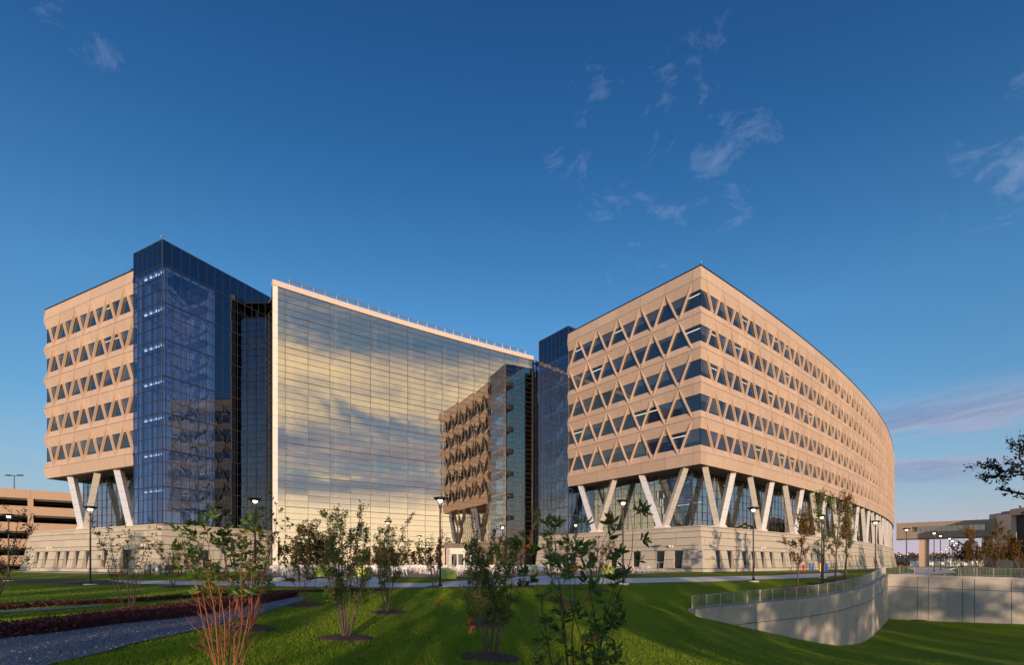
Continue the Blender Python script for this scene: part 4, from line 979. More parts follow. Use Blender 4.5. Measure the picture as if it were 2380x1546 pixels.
def skeleton(seed, h, spread, nst, up=.75, tree=False, dens=1.0, clear=.3, rad=.0072, order2=True, lean=0.0):
    """returns wood MB and twig list [(base, tip)]"""
    r = random.Random(seed); m = MB(); tw = []; mat_ = BARK
    def grow(p, d, ln, ra, n, wig):
        pts = [p.copy()]
        for i in range(n):
            d = (d+rv(r, wig)+Vector((0, 0, wig*up))).normalized(); p = p+d*(ln/n); pts.append(p.copy())
        return pts
    stems = []
    if tree:
        stems.append(grow(Vector((0, 0, -.1)), Vector((r.uniform(-.05, .05)+lean, r.uniform(-.05, .05), 1)), h, 0, 12, .04))
    else:
        for i in range(nst):
            a = 2*math.pi*(i+r.uniform(-.3, .3))/nst; e = spread*r.uniform(.45, 1.0); hh = h*r.uniform(.78, 1.0) if i else h
            n = 11; pts = []; w1, w2 = rv(r, .028*h), rv(r, .022*h)
            for k in range(n+1):
                t = k/n; rr = .04+e*t**.85*(1-.12*t); w = (w1*math.sin(t*5)+w2*math.sin(t*9+1))*t; z = -.1+(hh+.1)*t
                pts.append(Vector((rr*math.cos(a)+w.x, rr*math.sin(a)+w.y, z)))
            stems.append(pts)
    for pts in stems:
        R0_ = h*rad*(1.6 if tree else 1)*r.uniform(.8, 1.1); n = len(pts)-1
        m.tube(pts, [R0_*(1-.86*i/n) for i in range(n+1)], 6, mat_)
        nb = int((11 if not tree else 26)*dens)
        for k in range(nb):
            t = clear+(1-clear)*(k+r.random())/nb; f = t*n; i = min(int(f), n-1); p = pts[i].lerp(pts[i+1], f-i); sdv = (pts[i+1]-pts[i]).normalized()
            a = r.uniform(0, 2*math.pi); out = Vector((math.cos(a), math.sin(a), 0))
            if not tree: out = (out+Vector((p.x, p.y, 0)).normalized()*.4)
            d = (sdv*r.uniform(.5, 1.0)+out*r.uniform(.6, 1.1)).normalized()
            prof = (1.15-t) if not tree else (math.sin(math.pi*min(1, (1.08-t)/(1.08-clear)))**.7)
            ln = spread*(.75 if not tree else 1.0)*(.35+prof*.75)*r.uniform(.6, 1.05)
            bp = grow(p, d, ln, 0, 5, .16); rb2 = R0_*(1-.86*t)*.5
            m.tube(bp, [rb2*(1-.7*q/5) for q in range(6)], 4, mat_, cap=False); tw.append((bp[2], bp[5]))
            if order2:
                for q in range(3 if not tree else 4):
                    fi = r.uniform(1.2, 4.8); ii = int(fi); p2 = bp[ii].lerp(bp[ii+1], fi-ii); d2 = ((bp[ii+1]-bp[ii]).normalized()+rv(r, .5)+Vector((0, 0, .3))).normalized()
                    tp = grow(p2, d2, ln*r.uniform(.25, .5), 0, 3, .2); m.tube(tp, [rb2*.5, rb2*.4, rb2*.3, rb2*.15], 3, mat_, cap=False); tw.append((tp[0], tp[3]))
        tw.append((pts[-3], pts[-1]))
    return m, tw
def leaves_on(tw, n, size, seed, whorl=0, drop=.0, spreadv=.02, lowcut=0.0):
    r = np.random.default_rng(seed); P = []; D = []
    T = [(np.array(a), np.array(b)) for a, b in tw]; zs = np.array([b[2] for a, b in T]); keep = zs >= np.quantile(zs, lowcut); T = [t for t, k in zip(T, keep) if k]
    if whorl:
        c = max(1, n//whorl)
        idx = r.choice(len(T), min(c, len(T)), replace=False)
        for i in idx:
            a, b = T[i]; ax = (b-a); ax /= np.linalg.norm(ax)+1e-9
            for k in range(whorl):
                v = r.normal(size=3); v -= ax*v.dot(ax); v /= np.linalg.norm(v)+1e-9; P.append(b-ax*size*r.uniform(0, .45)); d = v*r.uniform(.6, 1.1)+ax*r.uniform(.2, .9); d[2] += r.uniform(-.25, .2); D.append(d)
    else:
        w = np.array([np.linalg.norm(b-a)+.05 for a, b in T]); w /= w.sum(); idx = r.choice(len(T), n, p=w)
        for i in idx:
            a, b = T[i]; t = r.uniform(.0, 1.05); P.append(a+(b-a)*t+r.normal(size=3)*spreadv); d = (b-a)/(np.linalg.norm(b-a)+1e-9)*.7+r.normal(size=3)*.7; d[2] -= drop; D.append(d)
    return np.array(P), np.array(D), size*r.uniform(.6, 1.15, len(P))
def set_bark(m, b): m.mats = [b if x is BARK else x for x in m.mats]; return m
def plant(name, label, cat, p, seed, h, spread, nst, nl, size, lf, bark=BARK, whorl=0, group=None, wd=.22, objs=0, six=False, drop=.1, lowcut=.0, **k):
    t = thing(name, label, cat, p, 0, group); wood, tw = skeleton(seed, h, spread, nst, **k); set_bark(wood, bark)
    part('trunk' if k.get('tree') else 'stems', wood, t, smooth=True)
    P, D, Ln = leaves_on(tw, int(nl*(.85 if objs else 1.9)), size*(1 if objs else .72), seed+1, whorl, drop=drop, spreadv=.01*h, lowcut=lowcut)
    if objs:      # the leaves one can pick apart, nearest the camera first
        v = P+np.array(p); o = np.argsort(np.linalg.norm(v-np.array([0, 0, EYE]), axis=1)); sel = o[:objs]; rest = o[objs:]
        me = leaf_mesh('leaf', [(0, 0, 0)], [(0, 1, 0)], [1.0], wd, LF_O, six=True)
        r = random.Random(seed)
        for i in sel:
            q = Vector(D[i]).to_track_quat('Y', 'Z').to_matrix().to_4x4() @ Matrix.Rotation(r.uniform(-1.2, 1.2), 4, 'Y'); link('leaf', me, t, Matrix.Translation(P[i]) @ q @ Matrix.Scale(Ln[i], 4))
        if len(rest): link('foliage', leaf_mesh('foliage', P[rest], D[rest], Ln[rest], wd, lf, six), t, kind='stuff')
    else: link('foliage', leaf_mesh('foliage', P, D, Ln, wd, lf, six), t)
    return t
def mulch(p, r, label):
    n = 26; t = thing('mulch_bed', label, 'mulch bed', p); m = MB(); rr = random.Random(int(r*1000+p[0]*10)); ring = []; rad = [r*(1+rr.uniform(-.07, .07)) for _ in range(n)]
    V_ = [(0, 0, .10)]
    for j, (f, hz_) in enumerate(((.35, .10), (.7, .075), (.92, .04), (1.0, -.03))):
        for q in range(n):
            a = 2*math.pi*q/n; x, y = rad[q]*f*math.cos(a), rad[q]*f*math.sin(a); V_.append((x, y, G(p[0]+x, p[1]+y)-p[2]+hz_+rr.uniform(-.008, .008)))
    fs = [(0, 1+q, 1+(q+1) % n) for q in range(n)]
    for j in range(3): fs += [(1+j*n+q, 1+(j+1)*n+q, 1+(j+1)*n+(q+1) % n, 1+j*n+(q+1) % n) for q in range(n)]
    part('mulch_mound', m.poly(V_, fs, MULCH), t)
    MUL.append((p[0], p[1], r))
MUL = []
def spot(x, y=None, Z=None):
    if Z is None: X, Z = hit(x, y)
    else: X = px(x, Z)
    return (X, Z, G(X, Z))
def hgt(p, ytop): return (HY-ytop)*p[1]/F+EYE-p[2]
def W2(p, d): return d*p[1]/F/2
# name,label,(px,py|Z),top,width px,stems,leaves,size,leafmat,bark,mulch px width
TL = [
 ('the feathery young tree in the maroon bed at left', (298, 1425, None), 1226, 150, 6, 2300, .17, LF_Y, BARK, 0, 4, .16),
 ('the yellow-green sapling on the far lawn left of centre', (400, 1366, None), 1246, 78, 5, 1300, .14, LF_Y, BARK, 60, 0, .3),
 ('the tall green tree behind the orange-stemmed one at left', (579, 1463, None), 1170, 190, 6, 2600, .12, LF_G, BARKR, 120, 5, .26),
 ('the tree with a glowing red trunk left of the centre lawn', (712, 1408, None), 1240, 110, 4, 1500, .11, LF_Y, BARKR, 82, 0, .28),
 ('the full green tree on the left half of the centre lawn', (805, 1488, None), 1184, 150, 9, 3000, .10, LF_G, BARK, 128, 0, .26),
 ('the thin green tree in the middle of the lawn', (903, 1426, None), 1203, 98, 6, 1700, .12, LF_G, BARK, 84, 0, .26),
 ('the reddish sapling by the path next to the middle lamp post', (1008, 1366, None), 1238, 60, 6, 1100, .12, LF_R, BARK, 44, 0, .3),
 ('the nearest bushy tree right of centre with red ribbons', (1142, 1532, None), 1254, 150, 9, 3600, .075, LF_G, BARK, 150, 0, .28),
 ('the olive tree directly behind the bushy one with red ribbons', (1128, 1453, None), 1250, 100, 6, 1500, .10, LF_Y, BARK, 92, 0, .28),
 ('the russet sapling near the right end of the mirrored wall', (1215, 1366, None), 1232, 68, 5, 1300, .13, LF_A, BARK, 56, 0, .28),
 ('the green tree behind the magnolia', (1300, 1398, None), 1246, 120, 6, 2200, .12, LF_G, BARK, 66, 0, .28),
 ('the russet-topped tree right of the magnolia stem', (1392, 1372, None), 1244, 90, 6, 1700, .14, LF_A, BARK, 50, 0, .28),
 ('the dark small tree against the pale stone base at left', (447, 0, 50), 1268, 60, 4, 900, .16, LF_D, BARKD, 0, 0, .3)]
i = 0
for lb, (x, y, Z), top, wpx, ns, nl, sz, lf, bk, mw, wh, wd in TL:
    p = spot(x, y, Z); h = hgt(p, top); i += 1
    plant('young_tree', lb.replace('the ', '', 1), 'tree', p, 40+i*7, h, W2(p, wpx), ns, nl, sz, lf, bk, whorl=wh, wd=wd, group='young multi-stemmed trees on the lawn', six=p[1] < 16)
    if mw: mulch(p, W2(p, mw), 'mulch bed under '+' '.join(lb.split()[:12]))
p = spot(1290, 1398); 
# nearest plants: magnolia at right, orange-stemmed tree at left
p = (px(1345, 5.2), 5.2, G(px(1345, 5.2), 5.2)); plant('magnolia', 'large-leaved magnolia in the right foreground with dark stems and a few orange leaves', 'tree', p, 301, hgt(p, 1188), W2(p, 265), 8, 1200, .125, LF_G, BARKD, whorl=8, wd=.15, objs=300, six=True, drop=0, clear=.22, dens=1.1, rad=.0045)
p = (px(528, 6.6), 6.6, G(px(528, 6.6), 6.6)); plant('young_tree', 'near tree at left with glowing orange-red stems and sparse leaves on top', 'tree', p, 330, hgt(p, 1200), W2(p, 190), 10, 900, .11, LF_G, BARKR, whorl=5, wd=.18, objs=300, six=True, drop=0, clear=.16, dens=1.3, rad=.0052, lowcut=.42)
# the four street trees behind the curved wall
for k, (x, Z, top, wpx, sd_, lb) in enumerate(((1856, 40.5, 1204, 95, 5, 'leftmost of the four young shade trees behind the curved railing'), (1912, 43.5, 1158, 100, 6, 'tallest of the four young shade trees behind the curved railing'),
   (1941, 47, 1160, 76, 7, 'third shade tree from the left behind the curved railing'), (1966, 49.5, 1176, 62, 8, 'rightmost of the four young shade trees behind the curved railing'))):
    p = spot(x, None, Z); plant('shade_tree', lb, 'tree', p, 500+sd_, hgt(p, top), W2(p, wpx), 1, 950, .21, (LF_G if k % 2 else LF_A), BARK, tree=True, clear=.30, rad=.008, group='young shade trees by the curved wall', wd=.34, dens=.9)
    mulch(p, 1.3, 'mulch bed under the '+lb)
# autumn trees at the far right
for x, Z, top, wpx, sd_, lb in ((2277, 98, 1217, 86, 21, 'yellow autumn tree in front of the skybridge at right'), (2318, 112, 1258, 60, 22, 'low orange autumn tree left of the navy wall'), (2372, 84, 1240, 66, 23, 'autumn tree at the right edge before the navy wall'),
   (2236, 150, 1262, 36, 24, 'small autumn tree beyond the lamp row'), (2262, 125, 1272, 44, 25, 'low bushy autumn tree under the skybridge')):
    p = spot(x, None, Z); plant('autumn_tree', lb, 'tree', p, 600+sd_, hgt(p, top), W2(p, wpx), 5, 2600, .34, LF_A, BARK, clear=.25, rad=.012, wd=.34, dens=1.2)
for x, Z, top, wpx, sd_, lb in ((62, 84, 1290, 30, 31, 'bare little tree in front of the garage ground floor'), (8, 82, 1298, 24, 32, 'bare little tree at the left edge before the garage'), (440, 54, 1282, 34, 33, 'slim maroon tree by the stone base near the steel bins')):
    p = spot(x, None, Z); plant('small_tree', lb, 'tree', p, 640+sd_, hgt(p, top), W2(p, wpx), 4, 260 if sd_ < 33 else 700, .16, LF_R, BARK, clear=.2, rad=.01, wd=.3)
p = spot(2135, 1437); plant('sapling', 'tiny yellow sapling standing in the basin lawn at right', 'tree', p, 700, hgt(p, 1404), .35, 2, 160, .10, LF_Y, BARK, wd=.3)
mulch(p, .9, 'small mulch bed round the tiny sapling in the basin')
# overhanging oak at the right edge
p = (19.0, 14.5, G(19.0, 14.5)); t = thing('oak_tree', 'dark oak bough reaching into the picture from the right edge', 'tree', p)
m = MB(); tw = []; r = random.Random(9); zt = 3.55-p[2]
m.tube([(0, 0, -.2), (.1, .1, 2), (-.1, 0, 4.5), (.1, 0, zt+2)], [.22, .19, .15, .08], 8, BARKD)
def bough(a, b, rad, depth):
    a, b = Vector(a), Vector(b); n = 6; pts = [a.lerp(b, q/n)+rv(r, .02*(b-a).length)*(q > 0) for q in range(n+1)]; m.tube(pts, [rad*(1-.7*q/n) for q in range(n+1)], 5, BARKD)
    if depth: tw.append((pts[-3], pts[-1])); tw.append((pts[3], pts[4]))
    if depth == 0: tw.append((pts[2], pts[-1])); return
    for q in range(6 if depth > 1 else 5):
        f = r.uniform(.3, 1)*n; i_ = min(int(f), n-1); c = pts[i_].lerp(pts[i_+1], f-i_); d = ((b-a).normalized()*.6+Vector((r.gauss(0, .5), r.gauss(0, .45), r.gauss(0, .42)))).normalized()
        bough(c, c+d*(b-a).length*r.uniform(.22, .42), rad*.4, depth-1)
bough((0, 0, 4.6), (-4.5, 0, zt-.25), .09, 2); bough((0, 0, 5.0), (-3.9, .3, zt+.15), .07, 2); bough((0, 0, 4.2), (-3.6, -.3, zt-.3), .06, 2); bough((0, 0, 4.6), (4, 0, zt), .07, 2); bough((0, 0, 5), (1, 3, zt+1), .07, 2)
part('trunk', m, t); P, D, Ln = leaves_on(tw, 6500, .11, 77, spreadv=.05); link('foliage', leaf_mesh('foliage', P, D, Ln, .3, LF_D), t)
# leafy tree at the left edge
p = (px(-30, 20), 20, G(px(-30, 20), 20)); plant('young_tree', 'dark-leaved tree cut off by the left edge of the picture', 'tree', p, 800, hgt(p, 1188), W2(p, 170), 5, 800, .14, LF_D, BARKD, wd=.3, clear=.3)
# far wood and the trees behind the camera, which the glass mirrors and which shade the lawn
def crown_cloud(cs, n, seed, size):
    r = np.random.default_rng(seed); P = []; 
    c = np.array(cs); w = c[:, 3]**2; idx = r.choice(len(c), n, p=w/w.sum()); v = r.normal(size=(n, 3)); v /= np.linalg.norm(v, axis=1)[:, None]
    P = c[idx, :3]+v*(c[idx, 3]*r.uniform(.55, 1.05, n)**.6)[:, None]*np.array([1, 1, .8]); return P, v+r.normal(size=(n, 3))*.6, size*r.uniform(.5, 1.2, n)
cs = []; r = random.Random(3)
for i in range(120):
    z = r.uniform(5, 9.5); cs.append((px(2040+i*3.2, 330)+r.uniform(-3, 3), 330+r.uniform(-12, 12), z*.55, z*.42)); cs.append((px(2040+i*3.2, 330), 330+r.uniform(-8, 8), 2.0, 3))
P, D, Ln = crown_cloud(cs, 15000, 5, 1.3); link('far_wood', leaf_mesh('far_wood', P, D, Ln, .4, LF_A), kind='stuff')
cs = []
for i in range(150):
    a = R(150+i*1.7); rr_ = r.uniform(210, 250); z = r.uniform(9, 15); cs.append((rr_*math.cos(a), rr_*math.sin(a), z*.5, z*.5))
P, D, Ln = crown_cloud(cs, 12000, 6, 2.6); link('far_wood', leaf_mesh('far_wood', P, D, Ln, .4, LF_D), kind='stuff')
def big_tree(seed, h, w, lf):
    t = thing('tall_tree', '', 'tree'); m = MB(); r = random.Random(seed); cs = []
    tr = [Vector((0, 0, -.3))]
    for k in range(7): tr.append(tr[-1]+Vector((r.gauss(0, .15), r.gauss(0, .15), h*.8/7)))
    m.tube(tr, [h*.022*(1-.85*k/7) for k in range(8)], 8, BARKD)
    for k in range(22):
        f = r.uniform(2, 7); i_ = min(int(f), 6); a = tr[i_].lerp(tr[i_+1], f-i_); an = r.uniform(0, 6.28); q = w*.5*(1-.45*abs(f/7-.5)*1.6)*r.uniform(.5, 1)
        b = a+Vector((q*math.cos(an), q*math.sin(an), q*r.uniform(.2, .7))); m.tube([a, a.lerp(b, .5)+rv(r, .12), b], [h*.008, h*.005, h*.002], 5, BARKD); cs.append((b.x, b.y, b.z, w*r.uniform(.10, .17)))
    cs.append((tr[-1].x, tr[-1].y, h*.9, w*.14)); part('trunk', m, t); P, D, Ln = crown_cloud(cs, 3600, seed, .42); link('foliage', leaf_mesh('foliage', P, D, Ln, .4, lf), t); return t
protos = [big_tree(71, 14, 9, LF_A), big_tree(72, 13, 8, LF_D), big_tree(73, 16, 9, LF_A)]
BT = [(-52,-34),(-44,-27),(-36,-33),(-29,-26),(-20,-31),(-12,-25),(-4,-30),(3,-24),(11,-29),(19,-25),(27,-31),(35,-26),(44,-22),(52,-30),(60,-12),(67,-18),(74,-6),(84,-14),(92,2),(104,-4),(-62,-30),(-72,-36),(116,8),(14,-38),(21,-40),(29,-37),(36,-41),(41,-33)]  # closing rear group is added, unseen, only to shade the curved retaining wall
for k, (x, y) in enumerate(BT):
    o = protos[k % 3]; c = o if k < 3 else dup(o, (x, y, 0)); sc = .85+.25*random.random()+(.35 if 55 < x < 90 else 0); c.location = (x, y, G(x, y)); c.scale = (sc,)*3; c.rotation_euler = (0, 0, k*1.7)
    c['label'] = 'tall tree behind the viewpoint, placed out of view for reflections and shade' ; c['group'] = 'tall trees mirrored in the atrium glass'
# ================================================================== PLANTING BEDS, GRASS, LEAVES
def bed_points(A, B, n, seed):
    r = np.random.default_rng(seed); A = np.array(A); B = np.array(B)
    def at(P, t):
        d = np.r_[0, np.cumsum(np.linalg.norm(np.diff(P, axis=0), axis=1))]; d /= d[-1]; return np.stack([np.interp(t, d, P[:, 0]), np.interp(t, d, P[:, 1])], 1)
    t = r.random(n); u = r.random(n)[:, None]; p = at(A, t)*(1-u)+at(B, t)*u; return p, u[:, 0], t
def groundcover(name, A, B, n, h, size, m, seed, clump=.5):
    p, u, t = bed_points(A, B, n, seed); r = np.random.default_rng(seed+1)
    c = np.sin(p[:, 0]*9+np.sin(p[:, 1]*7)*2)*np.sin(p[:, 1]*8+1)*.5+.5; hh = h*(.55+.45*c)*np.minimum(1, 6*np.minimum(u, 1-u)+.35)
    z = g_up(p[:, 0], p[:, 1])+hh*r.random(n)**.5; P = np.column_stack([p+r.normal(size=(n, 2))*.03, z]); D = r.normal(size=(n, 3)); D[:, 2] += .9
    return link(name, leaf_mesh(name, P, D, size*r.uniform(.6, 1.3, n), .3, m), kind='stuff')
b2 = H((-200, 1495), (0, 1470), (160, 1452), (300, 1425), (440, 1408), (560, 1398), (640, 1390), (690, 1386))
groundcover('maroon_groundcover', g2, b2, 30000, .30, .07, LF_P, 21)
drape('bed_soil', g2, b2, MULCH, .03, 80, 4, kind='structure')
groundcover('far_maroon_groundcover', H((-200, 1436), (0, 1420), (120, 1411), (300, 1403), (440, 1392), (560, 1386)), H((-200, 1428), (0, 1413), (120, 1405), (300, 1398), (440, 1388), (560, 1383)), 9000, .16, .09, LF_P, 22)
groundcover('far_maroon_groundcover', H((620, 1381), (760, 1378), (900, 1376)), H((620, 1378), (760, 1375.5), (900, 1374)), 2500, .14, .09, LF_P, 23)
mpoly = [tuple(v) for v in g1]+[tuple(v) for v in g2[::-1]]; bpoly = [tuple(v) for v in g2]+[tuple(v) for v in b2[::-1]]
def on_lawn(x, y):
    bad = inpoly(x, y, mpoly) | inpoly(x, y, bpoly) | inpoly(x, y, [tuple(v) for v in pf]+[tuple(v) for v in pb[::-1]])
    for cx_, cy_, r_ in MUL: bad |= (x-cx_)**2+(y-cy_)**2 < (r_*.95)**2
    return ~bad
def blades(n, z0, z1, seed, h, w):
    r = np.random.default_rng(seed); Z = (z0**-.6+(z1**-.6-z0**-.6)*r.random(n))**(-1/.6); X = Z*r.uniform(-1.08, 1.08, n); k = on_lawn(X, Z); X, Z = X[k], Z[k]; n = len(X)
    z = ground(X, Z); hh = h*r.uniform(.5, 1.2, n); ww = w*(Z/10)**.8*r.uniform(.7, 1.3, n); a = r.uniform(0, np.pi, n); lean = r.normal(size=(n, 2))*hh[:, None]*.5
    p = np.column_stack([X, Z, z-.01]); d = np.column_stack([np.cos(a)*ww, np.sin(a)*ww, np.zeros(n)]); tip = p+np.column_stack([lean, hh+.01])
    v = np.stack([p-d, p+d, tip], 1).reshape(-1, 3); f = np.arange(3*n).astype(np.int32); me = bpy.data.meshes.new('grass_blades')
    me.vertices.add(3*n); me.vertices.foreach_set('co', v.ravel()); me.loops.add(3*n); me.loops.foreach_set('vertex_index', f); me.polygons.add(n)
    me.polygons.foreach_set('loop_start', np.arange(n, dtype=np.int32)*3); me.polygons.foreach_set('loop_total', np.full(n, 3, np.int32)); me.update(calc_edges=True); me.materials.append(BLADE); return me
link('grass_blades', blades(330000, 5, 34, 31, .05, .007), kind='stuff')
r = np.random.default_rng(41); n = 1100; Z = r.uniform(6, 26, n); X = Z*r.uniform(-.55, 1.0, n); z = ground(X, Z)+.045
D = r.normal(size=(n, 3)); D[:, 2] *= .15
FL = leafmat('fallen_leaf', [(0, (.10, .03, .015)), (.6, (.22, .05, .015)), (1, (.22, .13, .06))], trans=.1)
link('fallen_leaves', leaf_mesh('fallen_leaves', np.column_stack([X, Z, z]), D, r.uniform(.04, .09, n), .4, FL), kind='stuff')
p_, u_, t_ = bed_points(g1, g2, 7000, 51); Pz = g_up(p_[:, 0], p_[:, 1])+.035; k_ = p_[:, 1] < 22
STONES = leafmat('gravel_chip', [(0, (.11, .12, .15)), (.7, (.22, .245, .29)), (1, (.36, .38, .42))], trans=.0, rough=.9)
D = np.random.default_rng(5).normal(size=(len(p_), 3)); D[:, 2] = abs(D[:, 2])*.5+.15
link('gravel_chips', leaf_mesh('gravel_chips', np.column_stack([p_, Pz])[k_], D[k_], np.random.default_rng(6).uniform(.02, .045, len(p_))[k_], .5, STONES), kind='stuff')
# ================================================================== PATIO FURNITURE
def chair_parts():
    f, se, bk = MB(), MB(), MB(); w, d, s, b = .25, .24, .45, .86; m_ = CHAIR
    for sx in (-1, 1):
        f.tube([(sx*(w+.05), -d-.06, 0), (sx*w, -d, s)], .016, 4, m_); f.tube([(sx*(w+.04), d+.10, 0), (sx*w, d, s), (sx*w, d+.07, b)], .016, 4, m_)
        f.box(sx*w-.022, sx*w+.022, -d, d+.03, .64, .665, m_); f.tube([(sx*w, -d, s), (sx*w, -d, .65)], .012, 4, m_)
    for i in range(5): se.box(-w, w, -d+.01+i*.095, -d+.088+i*.095, s, s+.014, m_)
    for i in range(4): bk.box(-w, w, d+.03+i*.011, d+.042+i*.011, .52+i*.08, .585+i*.08, m_)
    return [('frame', f.mesh('frame')), ('seat', se.mesh('seat')), ('backrest', bk.mesh('backrest'))]
def table_parts():
    a = MB().cone((0, 0, 0), [(.001, .73), (.42, .73), (.42, .755), (.001, .757)], 18, CHAIR); m = MB(); m.cone((0, 0, 0), [(.03, .0), (.03, .73)], 8, CHAIR)
    for q in (0, 1.57, 3.14, 4.71): m.tube([(0, 0, .12), (.30*math.cos(q), .30*math.sin(q), .01)], .018, 4, CHAIR)
    return [('table_top', a.mesh('top')), ('pedestal', m.mesh('pedestal'))]
CP, TP = chair_parts(), table_parts()
def furn(name, parts, label, cat, loc, rz, group):
    t = thing(name, label, cat, loc, rz, group)
    for n, me in parts: link(n, me, t)
    return t
def obj_thing(name, me, label, cat, loc, rz=0, group=None):
    o = link(name, me); o.location = loc; o.rotation_euler = (0, 0, rz); o['label'] = label; o['category'] = cat
    if group: o['group'] = group
    return o
MARK = [(560, 'behind the orange-stemmed tree'), (650, 'at the left end of the mirrored wall'), (720, 'behind the sack pile'), (790, 'left of the full green tree'), (870, 'behind the full green tree'), (950, 'behind the thin middle tree'),
        (1040, 'left of the entrance doors'), (1110, 'before the entrance doors'), (1190, 'behind the ribboned tree'), (1260, 'by the mirrored wall\'s right end'), (1340, 'behind the magnolia'), (1430, 'before the stone base'), (3000, 'near the steps')]
def where(x, y):
    s = CX+F*x/y; w = next(t for v, t in MARK if s < v); row = 'front' if y < 54 else 'second' if y < 62 else 'third' if y < 70 else 'rear'
    return row, w
def facing(a):
    a = math.degrees(a) % 360; return ('turned away', 'turned left', 'facing the lawn', 'turned right')[int(((a+45) % 360)//90)]
r = random.Random(12); tabs = []
pat = [(-29, 60), (-23, 50.5), (-17, 48), (-8, 48), (0, 47.5), (8, 50), (15.5, 56), (10, 70), (5, 79.5), (1.5, 86), (-5, 81.5), (-13, 76), (-21, 70.5), (-28, 65.5)]
tries = 0
while len(tabs) < 62 and tries < 6000:
    tries += 1; x, y = r.uniform(-29, 16), r.uniform(48, 85)
    if not inpoly(np.array([x]), np.array([y]), pat)[0] or any((x-a)**2+(y-b)**2 < 4.3 for a, b in tabs): continue
    tabs.append((x, y))
for x, y in tabs:
    z = G(x, y)+.055; row, w = where(x, y)
    furn('cafe_table', TP, f'round white cafe table {w}, {row} row', 'table', (x, y, z), 0, f'white cafe tables {w}')
    k = r.choice((4, 4, 5, 4)); a0 = r.random()*6.28
    for q in range(k):
        a = a0+q*2*math.pi/k+r.uniform(-.15, .15); rr = r.uniform(.62, .8); cx_, cy_ = x+rr*math.cos(a), y+rr*math.sin(a); rz = a-math.pi/2+r.uniform(-.3, .3)
        furn('cafe_chair', CP, f'white metal armchair {w}, {row} row, {facing(rz)}', 'chair', (cx_, cy_, G(cx_, cy_)+.055), rz, f'white cafe chairs {w}')
for i, (x, Z) in enumerate(((1432, 59), (1447, 58.6), (1462, 58.4), (1478, 58.0), (1497, 57.6), (1509, 57.4))):
    X = px(x, Z); furn('cafe_chair', CP, ('first', 'second', 'third', 'fourth', 'fifth', 'last')[i]+' white armchair from the left in the short row by the steps', 'chair', (X, Z, G(X, Z)+.055), .3+i*.4, 'white cafe chairs by the steps')
def lounge():
    m = MB(); m.hexa([(-.5, -.45, 0), (.5, -.45, 0), (.5, .45, 0), (-.5, .45, 0), (-.5, -.45, .42), (.5, -.45, .42), (.5, .4, .42), (-.5, .4, .42)], LIMEC)
    m.hexa([(-.5, .2, .43), (.5, .2, .43), (.5, .48, .43), (-.5, .48, .43), (-.5, .38, .95), (.5, .38, .95), (.5, .55, .95), (-.5, .55, .95)], LIMEC)
    for s in (-1, 1): m.hexa([(s*.5-.09, -.45, .43), (s*.5+.09, -.45, .43), (s*.5+.09, .3, .43), (s*.5-.09, .3, .43), (s*.5-.09, -.42, .68), (s*.5+.09, -.42, .68), (s*.5+.09, .3, .80), (s*.5-.09, .3, .80)], LIMEC)
    return m.mesh('lounge')
lme = lounge()
for x, Z, rz, lb in ((742, 47.5, 2.8, 'lime green lounge chair left of the full tree, on the left patio edge'), (758, 47.8, 3.4, 'lime green lounge chair seen through the red-trunked tree'), (842, 48.2, 3.1, 'lime green lounge chair behind the full tree at centre left'),
   (1043, 44.8, .8, 'lime green lounge chair just right of the middle lamp post'), (1238, 52, 3.0, 'lime green lounge chair behind the russet sapling'), (1408, 52.5, 3.3, 'lime green lounge chair near the magnolia, right part of the patio'), (1415, 53.6, 2.6, 'lime green lounge chair behind another by the magnolia')):
    X = px(x, Z); obj_thing('lounge_chair', lme, lb, 'lounge chair', (X, Z, G(X, Z)+.05), rz)
# odds and ends near the stone base
def bin_(x, Z, lb):
    X = px(x, Z); t = thing('litter_bin', lb, 'bin', (X, Z, G(X, Z))); part('body', MB().cone((0, 0, 0), [(.001, 0), (.33, 0), (.33, .9), (.30, .93)], 16, GALV), t, smooth=True); part('lid', MB().cone((0, 0, 0), [(.30, .93), (.34, .97), (.30, 1.1), (.14, 1.14), (.001, 1.14)], 16, GALV), t)
bin_(366, 53, 'round steel litter bin right of the one by the door'); bin_(343, 54.5, 'round steel litter bin beside the podium door')
X, Z = px(281, 53.5), 53.5; t = thing('traffic_cone', 'orange traffic cone before the stone base at left', 'cone', (X, Z, G(X, Z)+.02)); OR = mat('orange_plastic', (.75, .10, .02), .5)
part('base', MB().box(-.28, .28, -.28, .28, 0, .05, OR), t); part('cone', MB().cone((0, 0, 0), [(.21, .05), (.135, .45)], 14, OR).cone((0, 0, 0), [(.1, .62), (.04, .95), (.001, .96)], 14, OR), t); part('band', MB().cone((0, 0, 0), [(.135, .45), (.1, .62)], 14, WHITE), t)
X, Z = px(404, 51.5), 51.5; t = thing('barbecue_grill', 'black barbecue grill on a wheeled frame at the left end of the patio', 'grill', (X, Z, G(X, Z)+.05)); prof = [(math.cos(a)*.3, math.sin(a)*.28) for a in [i*math.pi/8 for i in range(9)]]
part('lid', MB().poly([(-.75, y, .85+z) for y, z in prof]+[(.75, y, .85+z) for y, z in prof], [tuple(range(8, -1, -1)), tuple(range(9, 18))]+[(i, i+1, i+10, i+9) for i in range(8)], BLACK), t)
part('firebox', MB().box(-.75, .75, -.3, .3, .6, .84, BLACK), t)
for x in (-.65, .65):
    for y in (-.25, .25): part('leg', MB().box(x-.03, x+.03, y-.03, y+.03, .12, .6, BLACK), t)
for x in (-.65, .65): part('wheel', MB().tube([(x-.03, 0, .13), (x+.03, 0, .13)], .13, 12, BLACK), t)
